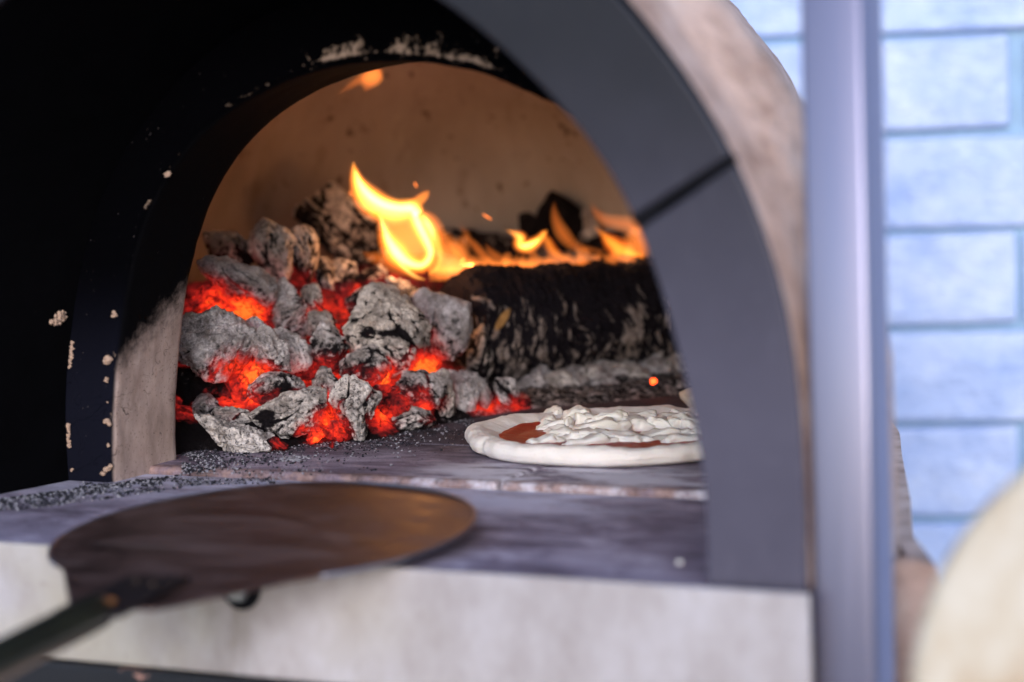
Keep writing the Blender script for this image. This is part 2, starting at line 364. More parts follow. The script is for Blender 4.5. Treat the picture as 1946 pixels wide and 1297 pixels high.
# ------------------------------------------------------------------ arch profiles (about AX)
AX = -0.308
_m = [(0.229, 0.0), (0.226, 0.05), (0.219, 0.096), (0.207, 0.146), (0.191, 0.188), (0.158, 0.232), (0.120, 0.259), (0.081, 0.275), (0.038, 0.285), (0.0, 0.288)]
_v = [(0.308, 0.0), (0.307, 0.074), (0.295, 0.127), (0.276, 0.191), (0.25, 0.236), (0.21, 0.277), (0.164, 0.315), (0.10, 0.345), (0.05, 0.357), (0.0, 0.361)]
_o = [(0.363, 0.0), (0.363, 0.075), (0.358, 0.144), (0.328, 0.229), (0.268, 0.31), (0.205, 0.368), (0.13, 0.405), (0.06, 0.421), (0.0, 0.425)]
def arch(pts, n=97, sx=1.0, sz=1.0, pw=None):
    th = np.array([math.atan2(z, x) for x, z in pts]); r = np.array([math.hypot(x, z) for x, z in pts])
    t = np.linspace(0, math.pi/2, n//2 + 1)
    # smooth the polyline a little
    rr = np.interp(t, th, r)
    k = np.array([1, 2, 3, 2, 1])/9.0
    for _ in range(3):
        pad = np.concatenate([rr[2:0:-1], rr, rr[-2:-4:-1]]); rr = np.convolve(pad, k, 'valid')
    a = np.stack([rr*np.cos(t)*sx, rr*np.sin(t)*sz], 1)
    b = a[::-1][1:].copy(); b[:, 0] *= -1
    return np.concatenate([a, b])          # from right foot over the top to the left foot
A_m, A_v, A_o = arch(_m), arch(_v), arch(_o)
def loft(rings, closed=False):
    n = len(rings[0]); V = np.concatenate(rings); Fc = []
    for i in range(len(rings)-1):
        for j in range(n-1): Fc.append((i*n+j, i*n+j+1, (i+1)*n+j+1, (i+1)*n+j))
    if closed:
        i = len(rings)-1
        for j in range(n-1): Fc.append((i*n+j, i*n+j+1, j+1, j))
    return V, np.array(Fc)
def ring3(A, y, z0=0.0): return np.stack([A[:, 0]+AX, np.full(len(A), y), A[:, 1]+z0], 1)
def caps(V, Fc, n, k):
    """close the feet of a closed loft of k rings with n points each"""
    return [tuple(f) for f in Fc] + [tuple(i*n for i in range(k)), tuple((k-1-i)*n + n-1 for i in range(k))]

# ------------------------------------------------------------------ the oven
oven = empty('pizza_oven', (AX, 0.0, 0.0), label='domed beige clay pizza oven with grey steel arch front and a burning wood fire inside', cat='oven')
oven_z = -0.006
# steel arch plates: each a slab with thickness, joint at about 37 degrees on the right, mirrored on the left
def plate_piece(name, t0, t1, parent):
    n = 60
    tin = np.array([math.atan2(z, x) for x, z in A_v]); tout = np.array([math.atan2(z, x) for x, z in A_o])
    rin = np.hypot(*A_v.T); rout = np.hypot(*A_o.T)
    out = []
    s = np.linspace(0, 1, n)
    a_in = t0[0] + (t1[0]-t0[0])*s; a_out = t0[1] + (t1[1]-t0[1])*s
    ri = np.interp(a_in, tin, rin); ro = np.interp(a_out, tout, rout)
    pi = np.stack([ri*np.cos(a_in), ri*np.sin(a_in)], 1); po = np.stack([ro*np.cos(a_out), ro*np.sin(a_out)], 1)
    y0, y1 = -0.006, 0.0
    rings = [np.stack([pi[:, 0]+AX, np.full(n, y0), pi[:, 1]], 1), np.stack([po[:, 0]+AX, np.full(n, y0), po[:, 1]], 1),
             np.stack([po[:, 0]+AX, np.full(n, y1), po[:, 1]], 1), np.stack([pi[:, 0]+AX, np.full(n, y1), pi[:, 1]], 1)]
    V, Fc = loft(rings, True)
    Fc = caps(V, Fc, n, 4)
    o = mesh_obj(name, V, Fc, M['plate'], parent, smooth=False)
    bevel(o, 0.0012, 2, 30); return o
# joint ends measured on the front plane
jo = on_plane(1395, 300, 1, -0.006) - np.array([AX, 0, 0]); ji = on_plane(1213, 420, 1, -0.006) - np.array([AX, 0, 0])
ao, ai = math.atan2(jo[2], jo[0]), math.atan2(ji[2], ji[0])
e = 0.012
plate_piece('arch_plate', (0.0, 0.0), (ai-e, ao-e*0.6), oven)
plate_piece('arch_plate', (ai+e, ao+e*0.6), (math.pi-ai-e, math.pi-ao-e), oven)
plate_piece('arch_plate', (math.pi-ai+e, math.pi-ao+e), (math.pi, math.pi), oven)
# weld bead in the joint
def tube(name, pts, rad, mat, parent, seg=10, flat=1.0):
    pts = np.asarray(pts, float); n = len(pts); rad = np.broadcast_to(rad, n)
    T = np.gradient(pts, axis=0); T /= np.linalg.norm(T, axis=1)[:, None]
    up = np.array([0, 0, 1.0]) if abs(T[0][2]) < 0.9 else np.array([0, 1.0, 0]); V = []
    for i in range(n):
        a = np.cross(T[i], up); a /= np.linalg.norm(a); b = np.cross(a, T[i])
        for k in range(seg):
            th = 2*math.pi*k/seg; V.append(pts[i] + rad[i]*(math.cos(th)*a + math.sin(th)*b*flat))
    Fc = [(i*seg+k, i*seg+(k+1) % seg, (i+1)*seg+(k+1) % seg, (i+1)*seg+k) for i in range(n-1) for k in range(seg)]
    Fc += [tuple(range(seg))[::-1], tuple((n-1)*seg+k for k in range(seg))]
    return mesh_obj(name, V, Fc, mat, parent)
s = np.linspace(-0.02, 1.0, 14)
pj = ji[None]*(1-s[:, None]) + jo[None]*s[:, None] + np.array([AX, 0, 0]); pj[:, 1] = -0.003
pj[:, 2] += 0.0015*np.sin(s*3.1)
rj = np.interp(s, [0, 0.12, 0.2, 0.75, 0.85, 1], [0.0052, 0.0048, 0.003, 0.0032, 0.0026, 0.0015])
tube('weld_seam', pj, rj, M['black'], oven)

# vestibule tunnel: inner steel lining, flaring from the mouth out to the plate
yv = np.linspace(0.0005, 0.2045, 22); rings = []
for y in yv:
    t = (y/0.205)**0.8; A = A_v*(1-t) + np.stack([A_v[:, 0]*0.865, A_v[:, 1]*0.93], 1)*t
    rings.append(ring3(A, y, oven_z*0))
V, Fc = loft(rings); mesh_obj('vestibule_lining', V, Fc, M['soot'], oven)
# blister of bare clay that shows on the lining at the left
A_end = np.stack([A_v[:, 0]*0.865, A_v[:, 1]*0.93], 1)

# mouth ring (thick refractory): inner profile with rounded arrises, front face out past the lining
def mouth():
    prof = []                     # (scale toward outside 0=inner edge 1=outer, y)
    r = 0.006
    path = []
    for a in np.linspace(0, math.pi/2, 5): path.append((r*(1-math.sin(a)), 0.205 + r*(1-math.cos(a))))  # front arris
    path = [(0.05, 0.205), (0.03, 0.205), (0.016, 0.205)] + path[:]
    for y in np.linspace(0.216, 0.276, 16): path.append((0.0, y))
    for a in np.linspace(0, math.pi/2, 5): path.append((0.009*(1-math.cos(a)), 0.280 + 0.009*math.sin(a)))
    path += [(0.03, 0.2895)]
    n = len(A_m); rings = []; edge = []
    nrm = np.gradient(A_m, axis=0); nrm = np.stack([nrm[:, 1], -nrm[:, 0]], 1); nrm /= np.linalg.norm(nrm, axis=1)[:, None]
    for off, y in path:
        P = A_m + nrm*off; P[:, 1] = np.maximum(P[:, 1], -0.0); P3 = ring3(P, y); P3[0, 2] = P3[-1, 2] = -0.02
        rings.append(P3)
        e = 0.0
        if 0.2051 < y < 0.209 and off < 0.012: e = 0.80
        elif y < 0.212: e = 0.35
        edge.append(np.full(n, e))
    DR = dome_ring(0.2895, 0.026, n=97)
    for k in (0.5, 1.0): rings.append(rings[-1]*(1-k) + DR*k); edge.append(np.zeros(n))
    V, Fc = loft(rings); E = np.concatenate(edge)
    # worn irregular surface + chips at the arris
    nz = fbm(V*60, 3); V = V + 0.0009*nz[:, None]*np.array([1, 0.6, 1])
    # top of the front face: broad strip of bare clay
    th = np.arctan2(V[:, 2], V[:, 0]-AX); topm = sstep(1.10, 1.30, th)*sstep(1.95, 1.65, th)*(V[:, 1] < 0.206)
    rr = np.hypot(V[:, 0]-AX, V[:, 2])
    ro = rr - np.interp(th, np.arctan2(A_m[:, 1], A_m[:, 0]), np.hypot(*A_m.T))
    E = np.maximum(E, topm*sstep(0.023, 0.012, ro)*sstep(0.002, 0.007, ro)*1.2); E[(V[:, 1] > 0.207) & (topm == 0) & (th > 0.9)] *= 0.4
    # line of bare clay where the ring meets the lining
    d = np.abs(np.hypot(V[:, 0]-AX, V[:, 2]) - 0.262)
    o = mesh_obj('mouth_ring', V, Fc, M['mouth'], oven, attrs={'edge': E})
    return o

# dome: lofted arch rings; the chamber bulges towards the left of the mouth
_ky = [0.0, 0.045, 0.1, 0.2, 0.3, 0.4, 0.5, 0.6, 0.7, 0.8, 0.9, 1.0]
_kc = [0.0, 0.0, 0.0, -0.035, -0.07, -0.105, -0.135, -0.16, -0.185, -0.21, -0.23, -0.24]
_kw = [0.361, 0.361, 0.381, 0.370, 0.375, 0.375, 0.370, 0.362, 0.350, 0.335, 0.325, 0.32]
def dome_ring(y, inset=0.0, yend=1.03, n=121):
    cx, w, h = np.interp(y, _ky, _kc), np.interp(y, _ky, _kw) - inset, 0.432 - inset
    k = max(0.0, 1 - max(0.0, (y-0.55)/(yend-inset-0.55))**2.3)**0.5
    t = sstep(0.06, 0.30, y)
    A = arch(_o, n)/np.array([0.363, 0.425]); q = np.linspace(0, math.pi, len(A))
    ell = np.stack([np.sign(np.cos(q))*np.abs(np.cos(q))**0.9, np.sin(q)**0.9], 1)
    P = (A*(1-t) + ell*t)*np.array([w*k, h*k])
    R3 = ring3(P, y); R3[:, 0] += cx; return R3
def ysp(a, b, c, n1, n2):
    s_ = np.linspace(0, 1, n2); return np.concatenate([np.linspace(a, b, n1)[:-1], b + (c-b)*np.sin(s_*math.pi/2)])
def dome_parts():
    V, Fc = loft([dome_ring(y, 0.03, 1.03) for y in ysp(0.288, 0.6, 1.0, 34, 46)])
    V = V + 0.0018*fbm(V*9, 3)[:, None]
    mesh_obj('inner_dome', V, Fc, M['inner'], oven)
    V, Fc = loft([dome_ring(y, 0.0, 1.03) for y in ysp(0.0012, 0.6, 1.03, 70, 40)])
    d = V - np.array([AX-0.1, 0.5, 0.1]); d[:, 1] *= 0.3; d /= np.linalg.norm(d, axis=1)[:, None]
    amp = sstep(0.0, 0.03, V[:, 1])
    V = V + d*((0.003*fbm(V*14, 3) + 0.0014*fbm(V*60, 3))*amp)[:, None]
    mesh_obj('dome_shell', V, Fc, M['shell'], oven)
    ys_ = np.linspace(0.10, 0.98, 40); f = []
    for y in ys_: r_ = dome_ring(y); f.append((r_[0][0]+0.020, y))
    for y in ys_[::-1]: r_ = dome_ring(y); f.append((r_[-1][0]-0.010, y))
    f = np.array(f); c = f.mean(0); rings = []
    for z, k in ((-0.42, 1.02), (-0.2, 1.018), (-0.08, 1.014), (-0.03, 1.004), (-0.004, 1.0), (-0.0035, 0.96)):
        P = (f-c)*k + c; rings.append(np.concatenate([np.c_[P, np.full(len(P), z)], [[*P[0], z]]]))
    V, Fc = loft(rings); mesh_obj('base_drum', V, Fc, M['shell'], oven)
dome_parts()
mouth()

# hearth: front slab + tiles, real joints between them
slab_x = [(-0.668, -0.0015 + 0.058)]
_sp = [(-0.668, -0.0085), (0.0545, -0.0085), (0.0520, 0.02), (-0.012, 0.2475), (-0.66, 0.2475)]
_o_ = mesh_obj('vestibule_slab', [(x, y, z) for z in (-0.03, 0.0) for x, y in _sp],
               [(4, 3, 2, 1, 0), (5, 6, 7, 8, 9)] + [(k, (k+1) % 5, 5+(k+1) % 5, 5+k) for k in range(5)], M['floor_f'], oven, smooth=False)
bevel(_o_, 0.002)
jx = -0.2545
for y0, y1, xs in ((0.2500, 0.40, (-0.735, jx-0.25, jx, jx+0.205)), (0.401, 0.65, (-0.78, jx-0.25, jx, jx+0.12)), (0.651, 0.93, (-0.78, jx-0.25, jx))):
    for i in range(len(xs)-1):
        o = box('hearth_tile', (xs[i]+0.001, y0, -0.03), (xs[i+1]-0.001, y1-0.001, 0.005), M['floor_t'], oven)
        bevel(o, 0.0035 if y0 < 0.3 else 0.0015, 3)
box('hearth_bed', (-0.80, 0.08, -0.05), (-0.25, 0.93, -0.031), M['black'], oven)
# pale fascia: folded sheet with a lip over the slab
fx0, fx1 = -0.70, 0.0615
Vf = [(fx0, -0.0135), (fx0, -0.0090)]
fas = box('fascia_panel', (fx0, -0.0140, -0.0695), (fx1, -0.0095, 0.0006), M['fascia'], oven, 0.0013)
bc = np.array([-0.287, -0.0142, -0.0165])
def disc(name, c, r, h, mat, parent, seg=24, rr=0.3, axis_y=True, sides=None):
    seg = sides or seg; V = []; prof = [(r, 0), (r, -h*(1-rr)), (r*(1-rr*0.5), -h), (0.001, -h)]
    for pr, py in prof:
        for k in range(seg): t = 2*math.pi*k/seg; V.append((c[0]+pr*math.cos(t), c[1]+py, c[2]+pr*math.sin(t)))
    Fc = [(i*seg+k, (i+1)*seg+k, (i+1)*seg+(k+1) % seg, i*seg+(k+1) % seg) for i in range(3) for k in range(seg)] + [tuple(3*seg+k for k in range(seg))]
    return mesh_obj(name, V, Fc, mat, parent, smooth=False)
disc('bolt_washer', bc, 0.0135, 0.0012, M['black'], fas)
disc('bolt', bc + np.array([-0.0015, -0.0012, 0.0]), 0.0085, 0.0045, M['bolt'], fas, sides=6)

# stand beam below
def m_chipped():
    n = N('chipped_black_paint'); p = n.pos()
    ch = n.ramp(n.noise(n.scale(p, (1, 1, 2)), 46, 4, 0.6), [(0.63, 0.0), (0.66, 1.0)])
    n.P(Base_Color=n.mix(ch, (0.006, 0.006, 0.009), (0.42, 0.22, 0.17)), Roughness=0.6, Normal=n.bump(ch, 0.4, 0.001)); return n.m
stand = empty('oven_stand', (AX, 0.02, -0.25), label='black chipped steel stand beam under the pale fascia', cat='stand')
box('front_beam', (-0.72, -0.020, -0.125), (0.058, 0.03, -0.0705), m_chipped(), stand, 0.002)
box('side_beam', (-0.3, 0.031, -0.125), (-0.26, 0.9, -0.0705), M['black'], stand, 0.002)
for x0 in (-0.72, 0.018): box('leg', (x0, -0.019, -0.9), (x0+0.04, 0.02, -0.1255), M['black'], stand, 0.002)

# small crumbs of clay stuck on the mouth arris and lining
def crumb_mesh(P, R, seed, name, mat, parent=None, kind=None, flat=0.7, **kw):
    r = np.random.default_rng(seed)
    ph = (1+5**0.5)/2
    ico = np.array([(-1, ph, 0), (1, ph, 0), (-1, -ph, 0), (1, -ph, 0), (0, -1, ph), (0, 1, ph), (0, -1, -ph), (0, 1, -ph), (ph, 0, -1), (ph, 0, 1), (-ph, 0, -1), (-ph, 0, 1)])
    ico /= np.linalg.norm(ico[0])
    f = np.array([(0, 11, 5), (0, 5, 1), (0, 1, 7), (0, 7, 10), (0, 10, 11), (1, 5, 9), (5, 11, 4), (11, 10, 2), (10, 7, 6), (7, 1, 8), (3, 9, 4), (3, 4, 2), (3, 2, 6), (3, 6, 8), (3, 8, 9), (4, 9, 5), (2, 4, 11), (6, 2, 10), (8, 6, 7), (9, 8, 1)])
    n = len(P); jit = r.uniform(0.6, 1.3, (n, 12, 1)); q = r.normal(size=(n, 3, 3)); Q, _ = np.linalg.qr(q)
    V = np.einsum('nij,kj->nki', Q, ico)*jit; V[:, :, 2] *= flat
    V = V*np.asarray(R)[:, None, None] + np.asarray(P)[:, None, :]
    Fc = (f[None] + 12*np.arange(n)[:, None, None]).reshape(-1, 3)
    o = mesh_obj(name, V.reshape(-1, 3), Fc, mat, parent, smooth=False)
    if kind: o['kind'] = kind
    return tag(o, **kw)
chipm = m_simple('bare_clay_crumb', (0.42, 0.29, 0.22), 0.9, 0, 0.25, 200, 0.6)
for (u, v, s) in ((207, 683, 14), (203, 720, 6), (219, 598, 8), (205, 803, 10), (206, 846, 4), (204, 765, 3), (206, 888, 10), (196, 901, 8), (138, 893, 4)):
    p = on_plane(u, v, 1, 0.204); q = p[None] + rng.normal(size=(5, 3))*0.0014*np.array([1, .3, 1])*s/10
    crumb_mesh(q, np.full(5, s*0.00022), int(u+v), 'clay_chip', chipm, oven, flat=0.9)

# the two irregular bare patches on the black lining: flat blister and small spots
for (u, v, w, h, rot, sd) in ((112, 605, 26, 15, 0.75, 3), (318, 331, 9, 7, 0.3, 9), (318, 333, 6, 5, 0.3, 10)):
    P = []; R_ = []
    for k in range(70):
        a, b = rng.uniform(-.62, .62), rng.uniform(-.62, .62)
        if math.hypot(a, b) > 0.6+0.2*math.sin(9*math.atan2(b, a)): continue
        uu, vv = u + a*w*math.cos(rot) + b*h*math.sin(rot), v - a*w*math.sin(rot) + b*h*math.cos(rot)
        # hit the lining numerically
        best = None
        for y in np.linspace(0.02, 0.203, 60):
            p = on_plane(uu, vv, 1, y); t = (y/0.205)**0.8
            prof = A_v*(1-t) + A_end*t
            rr = math.hypot(p[0]-AX, p[2]); th = math.atan2(p[2], p[0]-AX)
            R2 = np.interp(th, np.arctan2(prof[:, 1], prof[:, 0]), np.hypot(*prof.T))
            if best is None or abs(rr-R2) < best[0]: best = (abs(rr-R2), p)
        P.append(best[1]); R_.append(rng.uniform(0.0013, 0.0026)*(w/26+0.2))
    crumb_mesh(np.array(P), np.array(R_)*0.75, sd, 'clay_blister', chipm, oven, flat=0.8)
# thin chipped line where the ring meets the lining
P = []
for k in range(420):
    z = rng.uniform(0.0, 0.10); t = z/0.335
    x = -np.interp(z, A_end[::-1, 1][:len(A_end)//2], np.abs(A_end[::-1, 0][:len(A_end)//2])) + AX
    if noise(np.array([[z*60, 3.3, 1.2]]))[0] < 0.05: continue
    P.append((x + 0.0015 + abs(rng.normal()*0.0011), 0.2042, z))
crumb_mesh(np.array(P), rng.uniform(0.0005, 0.0013, len(P)), 5, 'clay_chip_line', chipm, oven, 'stuff', flat=0.9)

# ------------------------------------------------------------------ post
def post():
    w, r = 0.034, 0.0035; x0, y0 = 0.0575, 0.002; prof = []
    for cx, cy, a0 in ((w-r, r, -90), (w-r, w-r, 0), (r, w-r, 90), (r, r, 180)):
        for k in range(5): a = math.radians(a0 + 90*k/4); prof.append((x0+cx+r*math.cos(a), y0+cy+r*math.sin(a)))
    n = len(prof); V = [(x, y, z) for z in (-0.9, 0.9) for x, y in prof]
    Fc = [(k, (k+1) % n, n+(k+1) % n, n+k) for k in range(n)] + [tuple(range(n))[::-1], tuple(n+k for k in range(n))]
    o = mesh_obj('steel_post', V, Fc, M['post'], None)
    for p in o.data.polygons: p.use_smooth = len(p.vertices) == 4
    tag(o, 'upright square brushed steel post just right of the oven front', 'post')
    return o
post()

# ------------------------------------------------------------------ brick wall behind
def wall():
    root = empty('brick_wall', tuple(at_depth(1760, 900, 2.62)*np.array([1, 1, 0]) + np.array([0, 0, -1.0])), label='wall of pale blue painted bricks behind the oven', cat='wall')
    a = math.radians(27-12.3); e1 = np.array([math.cos(a), math.sin(a), 0]); nn = np.array([e1[1], -e1[0], 0])
    if nn @ FW > 0: nn = -nn
    base = at_depth(1935, 60, 2.62)
    ch, bl = 0.1068, 0.325
    def prm(name, s0, s1, z0, z1, d0, d1, mat, bv=0.0, seed=0):
        V = []
        for z in (z0, z1):
            for s_, d in ((s0, d1), (s1, d1), (s1, d0), (s0, d0)): V.append(base*np.array([1, 1, 0]) + e1*s_ - nn*d + np.array([0, 0, z]))
        Fc = [(0, 3, 2, 1), (4, 5, 6, 7), (0, 1, 5, 4), (1, 2, 6, 5), (2, 3, 7, 6), (3, 0, 4, 7)]
        o = mesh_obj(name, V, Fc, mat, root, smooth=False)
        if bv: bevel(o, bv, 3)
        return o
    zt = base[2]   # joint height seen at v=60
    prm('mortar_bed', -2.0, 2.0, zt-1.6, zt+0.9, 0.0, 0.12, M['mortar'])
    # one irregular brick mesh reused with shared data (full bricks), placed by copies
    def brick_mesh():
        bm = bmesh.new(); bmesh.ops.create_cube(bm, size=1.0)
        bmesh.ops.subdivide_edges(bm, edges=bm.edges[:], cuts=1, use_grid_fill=True)
        me = bpy.data.meshes.new('brick'); 
        for v in bm.verts:
            r = random.Random(hash((round(v.co.x, 2), round(v.co.z, 2))) & 0xffff)
            v.co.x *= bl-0.008; v.co.z *= ch-0.0075; v.co.y = v.co.y*0.05
            v.co.z += r.uniform(-.0015, .0015); v.co.x += r.uniform(-.002, .002)
            if abs(v.co.x) < 0.01 and abs(v.co.z) < 0.01: v.co.y *= 1.06
        bm.to_mesh(me); bm.free(); me.materials.append(M['brick']); return me
    me = brick_mesh()
    ang = a
    for row in range(-13, 8):
        zc = zt - ch*(row+0.5)*-1 if False else zt + ch*(row + 0.5)
        off = 0.0 if row % 2 else bl/2     # row -1 is the course right below v=60: joint exactly at base
        for k in range(-5, 6):
            s_ = off - bl/2 + bl*k + bl*0.0 + random.uniform(-.004, .004)
            o = bpy.data.objects.new('brick', me); link(o, root)
            wpos = base*np.array([1, 1, 0]) + e1*s_ + nn*(-0.012 + random.uniform(0, .005)) + np.array([0, 0, zc])
            o.location = Vector(wpos) - root.location
            o.rotation_euler = (random.uniform(-.006, .006), 0, ang + random.uniform(-.006, .006)); 
            if k == -5 and row == -13: bevel(o, 0.004, 2)
            else: bevel(o, 0.006, 2)
wall()

# ------------------------------------------------------------------ ground under the stand
g = box('ground', (-60, -60, -0.95), (60, 60, -0.90), m_simple('pale_paving', (0.34, 0.32, 0.31), 0.8, sc=6), None)
g['kind'] = 'structure'

# ------------------------------------------------------------------ the fire: coals
def ico(sub):
    bm = bmesh.new(); bmesh.ops.create_icosphere(bm, subdivisions=sub, radius=1.0)
    bm.verts.ensure_lookup_table()
    V = np.array([v.co[:] for v in bm.verts]); Fc = np.array([[v.index for v in f.verts] for f in bm.faces]); bm.free()
    return V/np.linalg.norm(V, axis=1)[:, None], Fc
ICO = {k: ico(k) for k in (3, 4, 5, 6, 7)}

# places where the pile is red hot: pixel, depth, radius (m), strength
HOT = [(400, 575, 1.93, .030, 1.0), (370, 600, 1.90, .022, .8), (455, 600, 1.93, .026, 1.15), (500, 590, 1.95, .02, .7), (500, 640, 1.95, .018, .5),
       (470, 715, 1.84, .022, 1.15), (425, 755, 1.82, .018, 1.2), (440, 690, 1.86, .020, .9), (490, 680, 1.87, .02, .7), (500, 740, 1.84, .014, .9),
       (575, 750, 1.84, .014, .9), (565, 745, 1.84, .012, .8), (590, 690, 1.90, .026, .6), (615, 690, 1.90, .022, .55), (610, 748, 1.86, .012, .9),
       (622, 790, 1.84, .020, 1.0), (600, 825, 1.81, .014, 1.0), (640, 815, 1.82, .014, .9), (585, 815, 1.81, .014, .8), (632, 785, 1.82, .010, .9),
       (733, 705, 1.90, .012, 1.1), (700, 700, 1.90, .022, .45), (735, 730, 1.90, .014, .9), (765, 740, 1.90, .016, .8), (800, 740, 1.91, .012, 1.0),
       (733, 790, 1.86, .014, 1.1), (745, 780, 1.86, .014, .9), (700, 740, 1.87, .016, .7), (805, 775, 1.90, .012, .9), (770, 765, 1.88, .014, .7),
       (805, 700, 1.95, .018, 1.15), (825, 685, 1.96, .014, 1.0), (830, 640, 2.0, .018, .55), (885, 665, 2.02, .012, .5), (885, 690, 2.02, .012, .5),
       (670, 690, 1.90, .020, .6), (800, 620, 1.97, .014, .55), (700, 640, 1.92, .016, .25), (612, 590, 2.0, .014, .9), (620, 585, 2.0, .008, 1.2), (640, 610, 1.99, .012, .8),
       (585, 590, 1.97, .018, .6), (650, 560, 2.03, .022, .6), (690, 540, 2.05, .022, .55), (560, 520, 2.0, .022, .55), (540, 545, 1.98, .02, .5),
       (500, 545, 1.97, .022, .5), (480, 520, 2.0, .02, .4), (600, 540, 2.02, .02, .45), (740, 520, 2.08, .025, .5), (720, 570, 2.03, .02, .45),
       (930, 765, 1.97, .014, .85), (985, 765, 1.99, .012, .8), (960, 775, 1.97, .012, .6), (385, 730, 1.84, .02, .45), (370, 770, 1.83, .02, .35),
       (530, 840, 1.79, .010, .7), (548, 843, 1.79, .008, .6), (905, 770, 1.97, .010, .7), (845, 760, 1.93, .012, .5), (690, 770, 1.86, .012, .5), (655, 740, 1.88, .014, .5)]
HP = np.array([at_depth(u, v, d) for u, v, d, r, s_ in HOT]); HR = np.array([h[3]*0.88 for h in HOT]); HS = np.array([h[4]*(1.0 if h[4] > 1.12 else 0.80) for h in HOT])
def heat_at(V):
    h = np.zeros(len(V)); 
    for p, r, s_ in zip(HP, HR, HS):
        q_ = V - p; al = q_@FW; d2 = (q_**2).sum(1) - al**2*0.92; h = np.maximum(h, s_*np.exp(-d2/(r*r)*0.9))
    return h

PILE = 'lumps of burning charcoal piled at the left of the oven'
def lump(label, u, v, depth, w, h, ang=0, seed=0, ash=0.5, sub=5, dz=0.85, grain=None, crack=0.5, heat=1.0, blk=13, name='charcoal_lump', group=PILE, rough=1.0, cut=None, mat=None, cat='charcoal', grow=1.0):
    V0, Fc = ICO[sub]; r = np.random.default_rng(seed*7 + 11)
    k = blk; i = np.arange(k)+0.5
    ph = np.arccos(1-2*i/k); th = math.pi*(1+5**0.5)*i + r.uniform(0, 6)
    D = np.stack([np.cos(th)*np.sin(ph), np.sin(th)*np.sin(ph), np.cos(ph)], 1) + r.normal(size=(k, 3))*0.28
    D /= np.linalg.norm(D, axis=1)[:, None]; d = r.uniform(0.66, 1.0, k)
    p = 11.0
    dots = np.maximum(V0 @ D.T, 0)/d
    rad = (dots**p).sum(1)**(-1/p)
    S = V0*rad[:, None]
    ext = (S.max(0)-S.min(0))/2; S = (S - (S.max(0)+S.min(0))/2)/ext
    w, h = w*grow, h*grow; a, b = w*0.5*depth/F, h*0.5*depth/F; c = dz*0.5*(a+b)
    A = math.radians(ang)                       # positive = turned counter-clockwise in the picture
    ex = RT*math.cos(A) + UP*math.sin(A); ey = -RT*math.sin(A) + UP*math.cos(A); ez = -FW
    ctr = at_depth(u, v, depth) + FW*c*0.6
    L = S*np.array([a, b, c])                   # local metres
    nrm = S/np.array([a, b, c]); nrm /= np.linalg.norm(nrm, axis=1)[:, None]
    so = r.uniform(-50, 50, 3)
    ga = math.radians(grain if grain is not None else r.uniform(0, 180))
    g1 = np.array([math.cos(ga), math.sin(ga), 0.15]); g1 /= np.linalg.norm(g1)
    g2 = np.cross([0, 0, 1.0], g1); g2 /= np.linalg.norm(g2); g3 = np.cross(g1, g2)
    G = np.stack([L@g1*0.38, L@g2, L@g3], 1)    # stretched along the grain
    sz = min(a, b)
    n1 = fbm(L*28 + so, 3); n2 = fbm(G*95 + so, 4, gain=0.55)
    warp = np.stack([noise(L*40+so), noise(L*40+so+9), noise(L*40+so+21)], 1)*0.35
    rd = 1-np.abs(noise(G*np.array([45, 62, 62])+warp+so))*2.2; rd = np.clip(rd, 0, 1)**5
    rd2 = 1-np.abs(noise(G*150+warp*2+so+5))*2.0; rd2 = np.clip(rd2, 0, 1)**4
    gate = sstep(-0.25, 0.35, noise(L*22+so+31))
    n3 = fbm(L*330 + so, 2)
    disp = n1*0.10*sz + n2*0.0030*rough - rd*gate*crack*0.0075*min(1, sz/0.02) - rd2*crack*0.0020 + n3*0.0007*rough
    L = L + nrm*disp[:, None]
    if cut: L = cut(L)
    Vw = ctr + L[:, :1]*ex + L[:, 1:2]*ey + L[:, 2:]*ez
    Vw[:, 2] = np.maximum(Vw[:, 2], 0.0055)
    # ash settles on top faces, the under side stays bare and hot
    nw = nrm[:, :1]*ex + nrm[:, 1:2]*ey + nrm[:, 2:]*ez
    ht = heat_at(Vw)*heat
    if ash > 0.4:
        ht = ht*np.clip(0.62 - 0.42*nw[:, 2], 0, 1)*(1.0 + 0.5*np.clip(rd*gate, 0, 1))
    else: ht = ht*np.clip(0.88 - 0.22*nw[:, 2], 0, 1)*(1 - 0.45*rd2*crack)
    asv = ash + 0.16*nw[:, 2] + 0.10*n1 - ht*0.2
    cav = np.clip(rd*gate*crack*1.3 + rd2*crack*0.42 - n2*0.22, 0, 1)
    o = mesh_obj(name, Vw, Fc, mat or M['coal'], None, attrs={'ember': ht*(1+0.3*cav), 'cav': cav, 'ash': asv})
    tag(o, label, cat, group)
    return o

